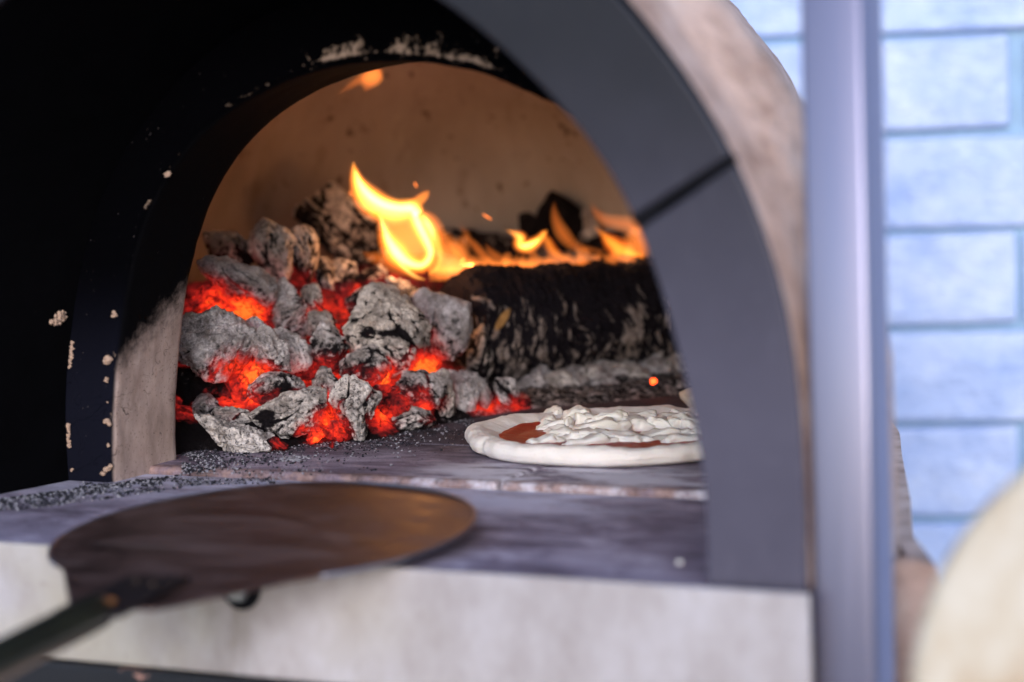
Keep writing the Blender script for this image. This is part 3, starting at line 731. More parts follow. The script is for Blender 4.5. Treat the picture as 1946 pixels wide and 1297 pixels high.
# label, u, v, depth, w, h, angle, seed, kwargs
LUMPS = [
 ('big pale pitted ash-covered lump touching the left jamb', 414, 655, 1.855, 150, 134, -8, 1, dict(ash=.66, sub=6, crack=.35, rough=1.3, dz=.8, grain=60)),
 ('ridged pale lump leaning on the right flank of the big pitted lump', 513, 668, 1.862, 58, 88, 38, 2, dict(ash=.66, sub=6, crack=.6, grain=120)),
 ('small ash knob on the upper right shoulder of the big pitted lump', 478, 627, 1.90, 46, 40, 20, 3, dict(ash=.62)),
 ('whitest flat lump lying lowest at the left on the hearth floor', 438, 834, 1.80, 146, 56, -17, 4, dict(ash=.80, sub=6, crack=.3, rough=1.7, grain=10, dz=1.0, heat=.2)),
 ('grey-green lump just above the whitest flat lump', 441, 798, 1.845, 82, 52, -12, 5, dict(ash=.56, crack=.5)),
 ('dull grey lump beside the jamb below the dark red coals', 392, 783, 1.86, 56, 62, 30, 6, dict(ash=.5, heat=.7)),
 ('dark maroon coal under the big pitted lump by the jamb', 392, 724, 1.88, 66, 56, 10, 7, dict(ash=.22, crack=.6, heat=.8)),
 ('black coal squeezed between jamb and maroon coal', 356, 745, 1.885, 48, 90, 0, 8, dict(ash=.22, heat=.5)),
 ('glowing orange ember under the right side of the big pitted lump', 470, 722, 1.885, 92, 112, -48, 9, dict(ash=.25, crack=.9, heat=1.3, grain=140, sub=6)),
 ('broad grained grey lump low in the middle front of the pile', 550, 790, 1.832, 142, 74, 17, 10, dict(ash=.56, sub=6, crack=.6, grain=5, dz=.8)),
 ('striped lump with a white cap above the broad grained lump', 528, 742, 1.862, 104, 62, 5, 11, dict(ash=.52, sub=6, crack=.8, grain=8)),
 ('round-shouldered grey lump standing lowest in the centre with a glowing left rim', 679, 777, 1.835, 84, 122, 24, 12, dict(ash=.62, sub=6, crack=.45, grain=80, dz=.8)),
 ('small lump with grey top and fiery foot left of the round-shouldered lump', 618, 731, 1.875, 52, 62, 0, 13, dict(ash=.5, crack=.5)),
 ('reddish rounded coal right above the round-shouldered lump', 694, 702, 1.895, 92, 72, 12, 14, dict(ash=.43, crack=.45, grain=20)),
 ('largest steep grey lump with deep black cracks in the middle of the pile', 730, 627, 1.918, 150, 168, 40, 15, dict(ash=.66, sub=6, crack=.95, grain=-42, dz=.8, blk=10)),
 ('rounded coal glowing red below between the pale lilac lump and the largest lump', 617, 664, 1.905, 80, 92, 20, 16, dict(ash=.47, crack=.4)),
 ('pale lilac ash lump sloping down in front of the tall block', 545, 664, 1.90, 96, 52, -33, 17, dict(ash=.70, crack=.25, rough=1.2)),
 ('tall upright ash block in the upper middle of the pile', 549, 588, 1.955, 64, 112, 2, 18, dict(ash=.63, sub=6, crack=.3, blk=8)),
 ('small pinkish coal right of the tall ash block', 590, 570, 1.985, 40, 58, 0, 19, dict(ash=.5)),
 ('small grey wedge between tall ash block and largest lump', 612, 617, 1.955, 62, 52, -28, 20, dict(ash=.62)),
 ('broad grey slab roofing the red hot hollow at the upper left', 447, 537, 1.945, 148, 80, -24, 21, dict(ash=.62, sub=6, crack=.35, grain=-25)),
 ('tall split grey block at the back left of the pile', 515, 482, 2.03, 86, 124, 5, 22, dict(ash=.57, sub=6, crack=.9, grain=85)),
 ('narrow grey block pressed against the right side of the split block', 578, 487, 2.045, 54, 110, 12, 23, dict(ash=.53, crack=.85, grain=95)),
 ('dark tilted slab behind the roofing slab near the jamb', 432, 475, 2.04, 104, 66, -38, 24, dict(ash=.45, crack=.6, grain=-38)),
 ('large black-cracked lump rearmost at the top of the pile', 650, 424, 2.20, 178, 124, -14, 25, dict(ash=.55, sub=6, crack=1.15, grain=-30, heat=.2, dz=.8)),
 ('small tan lump under the rearmost cracked lump', 648, 517, 2.10, 60, 46, -10, 26, dict(ash=.52)),
 ('narrow tan lump beside the rear narrow block', 617, 520, 2.08, 34, 64, 14, 27, dict(ash=.48)),
 ('thin red splinter coal above the largest lump on its left', 650, 558, 2.035, 34, 52, -20, 28, dict(ash=.25)),
 ('low reddish coal behind the peak of the largest lump', 688, 568, 2.03, 66, 38, 22, 29, dict(ash=.44)),
 ('dusky red coal below the foot of the tall flame', 706, 530, 2.10, 72, 44, 0, 30, dict(ash=.35)),
 ('thin dark shard crossing the gap left of the largest lump', 622, 598, 1.975, 74, 14, -47, 31, dict(ash=.25, sub=4)),
 ('ash-crusted chunk right of the largest lump against the log end', 838, 614, 1.985, 112, 138, 22, 32, dict(ash=.62, sub=6, crack=.5, grain=70)),
 ('upright flaky ash strip on the lower left end of the log', 912, 672, 2.045, 48, 110, -8, 33, dict(ash=.5, crack=.9, grain=80)),
 ('pale crumbly lump at the right foot of the pile', 884, 754, 1.965, 84, 98, 12, 34, dict(ash=.66, sub=6, rough=1.6, crack=.4)),
 ('grey striped lump left of the pale crumbly lump', 838, 750, 1.93, 52, 78, 24, 35, dict(ash=.57, crack=.5, grain=30)),
 ('coal with a bright red cheek in the lower right of the pile', 792, 745, 1.905, 92, 76, -12, 36, dict(ash=.46, crack=.5, grain=-35, sub=6)),
 ('flat dark red coal lying across right of the round-shouldered lump', 722, 747, 1.895, 68, 38, 4, 37, dict(ash=.25, grain=5, crack=.8)),
 ('low coal with white ash back at the right front edge of the pile', 775, 799, 1.885, 96, 44, 10, 38, dict(ash=.56, grain=20)),
 ('lone coal with a red left face nearest the pizza rim', 950, 752, 1.985, 68, 62, 8, 39, dict(ash=.52, sub=6, crack=.5)),
 ('tiny red coal right of the lone coal', 994, 766, 2.0, 28, 24, 0, 40, dict(ash=.2, sub=4)),
 ('little dark cluster coal fallen in front of the broad grained lump', 528, 843, 1.795, 44, 28, -20, 41, dict(ash=.22, sub=4)),
 ('tiny pea-sized ember fallen out at the front centre', 631, 847, 1.79, 12, 10, 0, 42, dict(ash=.2, sub=4, heat=2)),
 ('glowing red nugget low between grained and round-shouldered lumps', 602, 822, 1.825, 46, 36, 15, 43, dict(ash=.3, heat=1.2)),
 ('second red nugget low against the round-shouldered lump', 640, 818, 1.83, 40, 36, -20, 44, dict(ash=.3, heat=1.1)),
 ('fire-red coal standing behind the red nuggets', 622, 786, 1.865, 48, 70, 10, 45, dict(ash=.2, heat=1.2, crack=.8)),
 ('bright red coal in the hollow right of the round-shouldered lump', 745, 778, 1.885, 62, 62, 0, 46, dict(ash=.2, heat=1.1, crack=.7)),
 ('deep red coal in the gap under the largest lump at its right', 812, 694, 1.965, 56, 46, 10, 47, dict(ash=.25, heat=1.2)),
 ('hot orange coal inside the upper left hollow beside the jamb', 392, 582, 1.965, 86, 80, 20, 48, dict(ash=.1, heat=1.2, crack=.9, sub=6)),
 ('brightest orange coal inside the upper left hollow', 458, 600, 1.965, 96, 70, -12, 49, dict(ash=.1, heat=1.3, crack=.7, sub=6)),
 ('deep red coal left of the tall ash block foot', 504, 628, 1.965, 44, 66, 0, 50, dict(ash=.15, heat=1.1)),
 ('dark red coal behind the pale lilac lump', 580, 700, 1.92, 70, 60, 10, 51, dict(ash=.2, heat=1.0)),
 ('burnt grey stub at the rear left of the log', 762, 560, 2.07, 70, 50, -20, 52, dict(ash=.45)),
]
for L_ in LUMPS:
    lab, u, v, d, w, h, a, sd, kw = L_; kw = dict(kw); kw['grow'] = 1.10
    lump(lab, u, v, d, w, h, a, sd, **kw)
# burnt wood at the back wall
lump('dark burnt chunk standing at the back wall behind the log', 1070, 418, 2.32, 92, 124, 6, 61, ash=.12, crack=.8, heat=0, name='burnt_wood_chunk', group=None, cat='firewood')
lump('low burnt chunk left of the tall one at the back wall', 1012, 438, 2.33, 52, 66, 0, 62, ash=.15, crack=.6, heat=0, name='burnt_wood_chunk', group=None, cat='firewood')
lump('pale ash lump at the back wall close to the arch plate', 1122, 424, 2.33, 34, 62, 0, 63, ash=.6, crack=.5, heat=0, name='ash_lump', group=None, cat='ash')
lump('long dark charred piece lying behind the low flames', 918, 470, 2.30, 190, 64, -6, 64, ash=.2, crack=.8, heat=0, sub=6, name='burnt_wood_chunk', group=None, cat='firewood')
lump('dark charred piece behind the flames next to the arch plate', 1160, 470, 2.30, 120, 60, 0, 65, ash=.15, crack=.8, heat=0, name='burnt_wood_chunk', group=None, cat='firewood')
# ridge of ash in front of the log
ash_c = []
for k, (u, v, w, h, sh) in enumerate(((1012, 738, 44, 34, .5), (1035, 722, 34, 32, .58), (1062, 738, 52, 50, .55), (1095, 734, 42, 46, .6), (1125, 728, 46, 48, .62), (1150, 735, 40, 36, .5),
        (1172, 718, 50, 44, .55), (1205, 722, 56, 40, .5), (1240, 712, 50, 44, .5), (1275, 710, 56, 46, .5), (1310, 706, 60, 44, .48), (1190, 700, 50, 34, .5), (1230, 698, 54, 32, .5), (1270, 694, 60, 30, .5), (1140, 710, 44, 30, .5), (1100, 716, 40, 26, .5))):
    ash_c.append((u, v, w, h, sh))
where = ['first ash clump right of the tiny red coal', 'rounded ash clump peeping up beside the log foot', 'wide ash clump in the ridge behind the pizza cheese', 'plump ash clump left of the ridge middle', 'ash clump with a curled top in the ridge middle',
 'low ash clump right of the curled one', 'ash clump against the underside of the log', 'broad low ash clump under the right half of the log', 'ash clump beside the tiny orange spark', 'ash clump right of the tiny orange spark',
 'ash clump half hidden by the arch plate', 'upper ash clump tucked under the log middle right', 'upper ash clump tucked under the log right part', 'uppermost ash clump close to the arch plate', 'upper ash clump above the curled one', 'small upper ash clump behind the plump one']
for k, (u, v, w, h, sh) in enumerate(ash_c):
    dd = 2.055 + (740-v)*0.0022 + (u-1000)*0.00006
    lump(where[k], u, v-2, dd, w*1.4, h*1.25, random.uniform(-20, 20), 70+k, ash=sh+.14, crack=.35, heat=.0, rough=1.6, name='ash_clump', group='ash clumps along the front of the log', sub=4, cat='ash')
lump('tiny orange spark on the ash ridge behind the pizza', 1241, 725, 2.03, 7, 7, 0, 99, ash=0, heat=0, sub=3, name='spark', group=None, cat='spark',
     mat=m_simple('x', (1, 1, 1)) if False else None)
def m_glow(name, col, st):
    n = N(name); n.P(Base_Color=(0.02, 0.01, 0.01), Emission_Color=col, Emission_Strength=st); return n.m
bpy.data.objects['spark'].data.materials[0] = m_glow('spark_glow', (1.0, 0.07, 0.01), 3.0)

# mound of embers and ash below the lumps (continuous, uncountable)
def bed():
    nx, ny = 300, 240; X = np.linspace(-0.735, -0.30, nx); Y = np.linspace(0.30, 0.96, ny); gx, gy = np.meshgrid(X, Y)
    P = np.stack([gx.ravel(), gy.ravel(), np.zeros(nx*ny)], 1)
    # front line of the pile on the floor, measured in the photograph
    fl = np.array([on_plane(u, v, 2, 0.005)[:2] for u, v in ((330, 868), (380, 858), (500, 862), (600, 845), (720, 838), (820, 812), (930, 792), (1000, 780), (1330, 750))])
    o_ = np.argsort(fl[:, 1]); 
    xf = np.interp(P[:, 1], fl[o_, 1], fl[o_, 0])
    # signed distance behind the front, roughly along the viewing direction
    back = np.min(np.hypot(P[:, None, 0]-np.interp(np.linspace(0, 1, 60), np.linspace(0, 1, len(fl)), fl[:, 0])[None], P[:, None, 1]-np.interp(np.linspace(0, 1, 60), np.linspace(0, 1, len(fl)), fl[:, 1])[None]), axis=1)
    V1 = np.stack([np.interp(np.linspace(0, 1, 400), np.linspace(0, 1, len(fl)), fl[:, k]) for k in (0, 1)], 1)
    # inside test: depth along view greater than depth of the front line at the same picture column
    rel = P - CAM; uu = (rel@RT)/(rel@FW); dd = rel@FW
    rf = np.c_[V1, np.full(400, 0.005)] - CAM; uf = (rf@RT)/(rf@FW); df = rf@FW
    k = np.argsort(uf); dfront = np.interp(uu, uf[k], df[k]); beh = dd - dfront
    right = sstep(0.01, -0.02, uu - (900-W/2)/F)      # left part is the pile, right part the low ash under the log
    z = sstep(-0.005, 0.045, beh)*0.012 + right*(np.clip(beh-0.02, 0, 0.30)*0.34)
    z = np.minimum(z, 0.105)
    n_ = fbm(P*np.array([40, 40, 1]), 4)
    rr = np.hypot(P[:, 0]-(AX-0.10), P[:, 1]-0.55)
    z = 0.0035 + z + n_*0.004*sstep(0.0, 0.03, beh) - 0.02*sstep(-0.004, -0.03, beh)
    P[:, 2] = z
    q = np.arange(nx*ny).reshape(ny, nx)
    Fc = np.stack([q[:-1, :-1].ravel(), q[:-1, 1:].ravel(), q[1:, 1:].ravel(), q[1:, :-1].ravel()], 1)
    keep = (P[Fc, 2].max(1) > 0.0) & (P[Fc, 1].min(1) > 0.30)
    o = mesh_obj('ember_bed', P, Fc[keep], M['bed'], None, attrs={'ember': heat_at(P)*1.1 + 0.25*right*sstep(0.03, 0.08, beh), 'cav': np.clip(0.3-n_, 0, 1)*right, 'ash': 0.36-0.14*right+0.0*P[:, 0]})
    tag(o, 'bed of hot ash and embers filling the gaps under the charcoal', 'embers', kind='stuff')
bed()

# ------------------------------------------------------------------ the log
def log():
    nu, nv = 520, 420
    p0 = at_depth(800, 622, 2.20); p1 = at_depth(1330, 575, 2.27)
    p0[2] = 0.062; p1[2] = 0.062
    # place the axis so that it projects on the measured centre line
    p0 = on_plane(866, 624, 2, 0.0655); p1 = on_plane(1345, 577, 2, 0.0675)
    ax = p1-p0; Ln = np.linalg.norm(ax); ax /= Ln
    b1 = np.cross(ax, [0, 0, 1.0]); b1 /= np.linalg.norm(b1); b2 = np.cross(b1, ax)
    t = np.linspace(0, 1, nu); th = np.linspace(0, 2*math.pi, nv, endpoint=False)
    T, TH = np.meshgrid(t, th, indexing='ij'); T = T.ravel(); TH = TH.ravel()
    S = T*Ln; R = 0.0475
    C3 = np.stack([S, R*np.cos(TH), R*np.sin(TH)], 1)
    # bark flakes: bands across the log, elongated round the circumference
    warp = noise(C3*25)*0.012
    sk = S + 0.008*np.sin(TH*1.0+0.5) + warp
    Q = np.stack([sk*150, R*np.cos(TH)*38, R*np.sin(TH)*38], 1)
    nA = fbm(Q, 3); nB = fbm(Q*1.9+7, 3)
    n0 = fbm(C3*16, 3); rd = np.clip(1-np.abs(nA)*2.0, 0, 1)**3
    r = R*(1+0.11*n0+0.05*np.clip(1-np.abs(noise(np.stack([S*9, 2.2*np.cos(TH), 2.2*np.sin(TH)], 1)))*6, 0, 1)*-1) + 0.0022*nA - 0.0030*rd + 0.0014*nB + 0.0012*fbm(C3*180, 2) + 0.0006*fbm(C3*500, 2)
    endf = np.minimum(sstep(-0.02, 0.05, T), sstep(1.02, 0.97, T)); r = r*(0.75+0.25*endf)
    V = p0 + S[:, None]*ax + (r*np.cos(TH))[:, None]*b1 + (r*np.sin(TH))[:, None]*b2
    q = np.arange(nu*nv).reshape(nu, nv); q2 = np.roll(q, -1, axis=1)
    Fc = np.stack([q[:-1].ravel(), q2[:-1].ravel(), q2[1:].ravel(), q[1:].ravel()], 1)
    low = sstep(0.3, -0.6, np.sin(TH))
    fl = 0.29 + 0.22*sstep(0.34, 0.12, T)*sstep(0.9, 0.2, np.sin(TH)) + 0.42*nB + 0.35*np.clip(nA, -1, 1) + 0.10*low - 0.28*sstep(0.2, 0.9, np.sin(TH)) + 0.12*noise(C3*9+4)
    mid = np.exp(-((T-0.60 - 0.02*np.sin(TH*2))/0.030)**2)*0.34*sstep(0.7, 0.2, np.sin(TH)); fl = fl + mid
    # tan patch of unburnt wood
    pc = on_plane(958, 603, 1, 0)  # direction only
    rel = V-CAM; uu = W/2+F*(rel@RT)/(rel@FW); vv = H/2-F*(rel@UP)/(rel@FW)
    front = ((V - (p0+S[:, None]*ax))@FW) < 0
    tan = np.exp(-(((uu-955)+(vv-608)*0.55)/11)**2 - (((vv-608))/26)**2)*front
    hot = low*0.45*sstep(0.3, 0.0, T) + 0.35*np.exp(-((uu-1110)/30)**2-((vv-690)/14)**2)
    root = mesh_obj('charred_log', V, Fc, M['log'], None, attrs={'ember': heat_at(V)*0.8+hot*0.6, 'cav': rd, 'fleck': fl, 'tan': tan})
    for tt, sg in ((0, -1), (nu-1, 1)):
        ring = V[q[tt]]; c = ring.mean(0); rr = [ring, c+(ring-c)*0.7-ax*0*sg, c+(ring-c)*0.3, c+(ring-c)*0.01]
        Vc, Fx = loft([np.concatenate([x, x[:1]]) for x in rr]); Vc = Vc + 0.001*fbm(Vc*150, 2)[:, None]
        z = np.zeros(len(Vc)); mesh_obj('end_grain', Vc, Fx, M['log'], root, attrs={'ember': z, 'cav': z, 'fleck': z+0.35, 'tan': z})
    tag(root, 'thick charred log with flaking bark lying across the back under low flames', 'firewood')
log()

# ------------------------------------------------------------------ flames: closed bodies of glowing gas (volume emission)
FM = dict(haze=m_flame('flame_thin', (1.0, 0.24, 0.04), 26), dim=m_flame('flame_dim', (1.0, 0.16, 0.015), 34),
          body=m_flame('flame_body', (1.0, 0.30, 0.03), 70), hot=m_flame('flame_hot', (1.0, 0.42, 0.06), 110), core=m_flame('flame_core', (1.0, 0.55, 0.12), 300))
def strand(name, pts, mat, parent, depth, thick=0.5, seg=14, wob=0.0, sub=9):
    """pts: (u, v, width_px[, extra depth]); a lens-shaped tube through points lying at the flame's own distance"""
    a = np.array([(p[0], p[1], p[2], (p[3] if len(p) > 3 else 0.0)) for p in pts], float); n = len(a)
    # catmull-rom
    out = []
    for i in range(n-1):
        p0, p1, p2, p3 = a[max(i-1, 0)], a[i], a[i+1], a[min(i+2, n-1)]
        for t in np.linspace(0, 1, sub, endpoint=False):
            out.append(0.5*((2*p1) + (-p0+p2)*t + (2*p0-5*p1+4*p2-p3)*t*t + (-p0+3*p1-3*p2+p3)*t**3))
    out.append(a[-1]); a = np.array(out); m = len(a)
    w = np.maximum(a[:, 2], 0.6)
    T = np.gradient(a[:, :2], axis=0); T /= np.maximum(np.linalg.norm(T, axis=1)[:, None], 1e-6); Nn = np.stack([-T[:, 1], T[:, 0]], 1)
    V = []
    for i in range(m):
        for k in range(seg):
            th = 2*math.pi*k/seg; q = a[i, :2] + Nn[i]*math.cos(th)*w[i]*0.5
            dd = depth + a[i, 3] + math.sin(th)*w[i]*0.5*thick*depth/F
            V.append(at_depth(q[0], q[1], dd))
    Fc = [(i*seg+k, i*seg+(k+1) % seg, (i+1)*seg+(k+1) % seg, (i+1)*seg+k) for i in range(m-1) for k in range(seg)]
    Fc += [tuple(range(seg))[::-1], tuple((m-1)*seg+k for k in range(seg))]
    return mesh_obj(name, V, Fc, mat, parent)
def flame_light(parent, u, v, d, power, col=(1.0, 0.50, 0.24)):
    l = bpy.data.lights.new('flame_light', 'POINT'); l.energy = power*0.17; l.color = col; l.shadow_soft_size = 0.0
    o = bpy.data.objects.new('flame_light', l); link(o, parent); o.location = Vector(at_depth(u, v, d)) - parent.location
def flame(label, base, d, group=None):
    return empty('flame', tuple(at_depth(base[0], base[1], d)), label=label, cat='flame', group=group)
def tongue(pts, root, d, lv, thick=0.5):
    """nested shells give the soft edge and the hot middle; lv = list of (material, width scale, shorten)"""
    for mk, ws, nm in lv:
        strand(nm, [(p[0], p[1], p[2]*ws*1.15) + tuple(p[3:]) for p in pts], FM[mk], root, d, thick)
D1 = 2.06
f1 = flame('tall bright yellow flame with a long curved tip leaping over the log end', (800, 525), D1)
L3 = [('haze', 1.45, 'flame_edge'), ('dim', 1.2, 'flame_edge'), ('body', 1.0, 'flame_body'), ('body', 0.8, 'flame_body'), ('hot', 0.6, 'flame_inner'), ('hot', 0.4, 'flame_inner')]
tongue([(672, 306, 1), (673, 322, 11), (679, 346, 22), (693, 371, 34), (715, 391, 38), (742, 403, 34), (768, 405, 28), (785, 402, 22)], f1, D1, L3, 0.6)
tongue([(676, 325, 3), (685, 350, 12), (703, 372, 16), (728, 388, 17), (756, 395, 17), (782, 396, 18), (795, 408, 16)], f1, D1-.004, [('core', 0.5, 'flame_core'), ('core', 0.9, 'flame_core'), ('hot', 1.3, 'flame_inner'), ('body', 1.8, 'flame_inner')], 0.6)
tongue([(816, 362, 3), (809, 370, 13), (796, 382, 18), (780, 393, 18), (765, 400, 8)], f1, D1+.004, [('dim', 1.2, 'flame_edge'), ('body', 0.95, 'flame_body')], 0.7)
# broad orange veil filling the loop
tongue([(725, 405, 20), (748, 430, 62), (772, 458, 76), (790, 486, 62), (800, 505, 34), (806, 520, 8)], f1, D1, [('haze', 1.25, 'flame_veil'), ('haze', 1.0, 'flame_veil'), ('dim', 0.9, 'flame_veil')], 0.35)
# bright loop
tongue([(722, 408, 2), (729, 430, 7), (738, 455, 14), (752, 478, 19), (768, 494, 17), (785, 503, 14), (802, 504, 12), (814, 494, 12), (818, 478, 12), (811, 458, 14), (800, 436, 15), (791, 416, 15), (786, 402, 8)], f1, D1-.006, [('core', 0.55, 'flame_core'), ('core', 0.9, 'flame_core'), ('hot', 1.35, 'flame_inner'), ('body', 1.9, 'flame_inner'), ('dim', 2.5, 'flame_edge')], 0.6)
# outer right flank
tongue([(798, 398, 3), (808, 415, 16), (820, 435, 20), (830, 458, 18), (836, 485, 14), (832, 508, 8), (815, 522, 3)], f1, D1+.002, [('hot', 0.6, 'flame_inner'), ('body', 1.0, 'flame_body'), ('dim', 1.5, 'flame_edge'), ('haze', 2.1, 'flame_edge')], 0.6)
tongue([(802, 408, 2), (811, 423, 11), (820, 440, 10), (824, 455, 3)], f1, D1-.004, [('core', 1.0, 'flame_core')], 0.6)
# tail along the foot
tongue([(745, 480, 3), (762, 502, 8), (777, 517, 8), (792, 527, 6), (808, 532, 2)], f1, D1-.006, [('core', 0.8, 'flame_core'), ('body', 1.8, 'flame_inner')], 0.6)
tongue([(688, 478, 2), (705, 488, 14), (725, 492, 20), (745, 500, 24), (765, 515, 16), (780, 525, 4)], f1, D1+.02, [('haze', 1.4, 'flame_veil'), ('dim', 0.7, 'flame_edge')], 0.5)
for u, v, p in ((700, 375, .10), (780, 410, .20), (775, 485, .26), (810, 460, .22)): flame_light(f1, u, v, D1, p)
D2 = 2.15; G2 = 'low flames licking along the top of the log'
f2 = flame('low ragged orange flame trailing right from the tall flame', (900, 510), D2, G2)
tongue([(815, 515, 20), (850, 512, 22), (890, 514, 18), (930, 512, 14), (975, 506, 14), (1020, 502, 12), (1060, 496, 6)], f2, D2, [('haze', 1.8, 'flame_veil'), ('dim', 0.8, 'flame_edge'), ('body', 0.32, 'flame_body')], 0.8)
tongue([(872, 420, 1), (877, 432, 7), (886, 446, 13), (880, 462, 26), (868, 480, 44), (860, 500, 58), (862, 516, 50)], f2, D2+.01, [('haze', 1.2, 'flame_veil'), ('haze', .8, 'flame_veil'), ('dim', .28, 'flame_edge')], 0.3)
tongue([(838, 440, 3), (850, 452, 14), (862, 475, 22), (885, 495, 20), (912, 508, 10), (932, 514, 3)], f2, D2-.005, [('haze', 1.3, 'flame_veil'), ('dim', 0.55, 'flame_edge'), ('body', .22, 'flame_body')], 0.6)
tongue([(884, 448, 2), (898, 462, 6), (915, 482, 8), (935, 500, 8), (955, 510, 3)], f2, D2+.005, [('dim', 1.0, 'flame_edge'), ('haze', 2.2, 'flame_veil')], 0.7)
tongue([(922, 462, 1), (932, 478, 6), (950, 492, 8), (975, 500, 4)], f2, D2+.005, [('dim', 0.9, 'flame_edge'), ('haze', 2.0, 'flame_veil')], 0.7)
flame_light(f2, 880, 495, D2-.01, .14)
for k in range(13):
    u0 = 835 + k*29 + rng.uniform(-8, 8); v0 = 522 - (u0-835)*0.075; hh = rng.uniform(16, 46)*(1.25 if k < 4 else 0.8); lean = rng.uniform(-26, 4)
    tongue([(u0+lean*1.2, v0-hh, 1), (u0+lean*0.8, v0-hh*0.7, rng.uniform(4, 8)), (u0+lean*0.2, v0-hh*0.35, rng.uniform(8, 18)), (u0+6, v0-6, rng.uniform(14, 30)), (u0+22, v0, 8)], f2, D2+rng.uniform(-.01, .03),
           [('haze', 1.9, 'flame_veil'), ('haze', 1.1, 'flame_veil'), ('dim', rng.uniform(.3, .7), 'flame_edge')], 0.5)
f3 = flame('forked bright orange flame over the middle of the log', (1010, 490), D2, G2)
tongue([(960, 437, 1), (975, 443, 8), (988, 452, 18), (990, 465, 20), (1004, 468, 20), (1022, 458, 15), (1034, 444, 9), (1040, 438, 2)], f3, D2+.005, L3, 0.6)
tongue([(985, 468, 3), (997, 468, 10), (1012, 463, 9), (1024, 454, 4)], f3, D2, [('core', .9, 'flame_core'), ('body', 1.4, 'flame_inner')], 0.6)
tongue([(1030, 440, 4), (1040, 458, 14), (1050, 476, 16), (1066, 488, 12), (1085, 492, 3)], f3, D2, [('dim', 1.3, 'flame_edge'), ('body', 0.75, 'flame_body')], 0.6)
tongue([(1054, 382, 1), (1053, 400, 8), (1058, 422, 14), (1070, 445, 18), (1090, 466, 14), (1115, 474, 9), (1150, 478, 4)], f3, D2+.01, [('haze', 1.5, 'flame_veil'), ('dim', 0.55, 'flame_edge')], 0.5)
flame_light(f3, 1005, 462, D2, .16)
f4 = flame('orange flame rising beside the grey arch plate', (1180, 490), D2+.03, G2)
tongue([(1122, 382, 1), (1132, 402, 10), (1150, 418, 16), (1175, 424, 18), (1205, 430, 22), (1222, 440, 16)], f4, D2+.04, [('haze', 1.5, 'flame_veil'), ('dim', 0.5, 'flame_edge')], 0.5)
tongue([(1130, 432, 3), (1146, 446, 10), (1160, 460, 20), (1178, 474, 24), (1200, 484, 18), (1225, 488, 8)], f4, D2+.03, [('dim', 1.5, 'flame_edge'), ('body', 0.9, 'flame_body'), ('body', .5, 'flame_inner')], 0.6)
tongue([(1210, 430, 18), (1213, 450, 34), (1212, 472, 36), (1208, 492, 20)], f4, D2+.04, [('haze', 1.5, 'flame_veil'), ('haze', 1, 'flame_veil')], 0.4)
flame_light(f4, 1185, 472, D2+.02, .14)
f5 = flame('small orange flame licking under the crown of the arch', (700, 150), 2.12)
tongue([(645, 178, 3), (665, 164, 8), (685, 152, 14), (705, 146, 24), (722, 138, 18)], f5, 2.12, [('haze', 1.5, 'flame_veil'), ('dim', .8, 'flame_edge')], 0.5)
tongue([(694, 176, 2), (697, 166, 14), (703, 152, 26), (712, 140, 26), (720, 128, 14)], f5, 2.12, [('haze', 1.4, 'flame_veil'), ('dim', 1.0, 'flame_edge')], 0.4)
flame_light(f5, 705, 150, 2.12, .05, (1, .3, .08))
# flying sparks
glowm = m_glow('spark_orange', (1.0, 0.22, 0.04), 1.2)
for k, (u0, v0, u1, v1, lab) in enumerate(((917, 407, 934, 418, 'faint streaking spark in the air right of the tall flame'), (787, 347, 793, 357, 'tiny faint spark above the horn of the tall flame'), (664, 364, 668, 372, 'small spark left of the tall flame tip'))):
    o = strand('flying_spark', [(u0, v0, 1.2), ((u0+u1)/2, (v0+v1)/2, 3.0), (u1, v1, 1.2)], glowm, None, 2.14, 1.0, 8)
    tag(o, lab, 'spark')

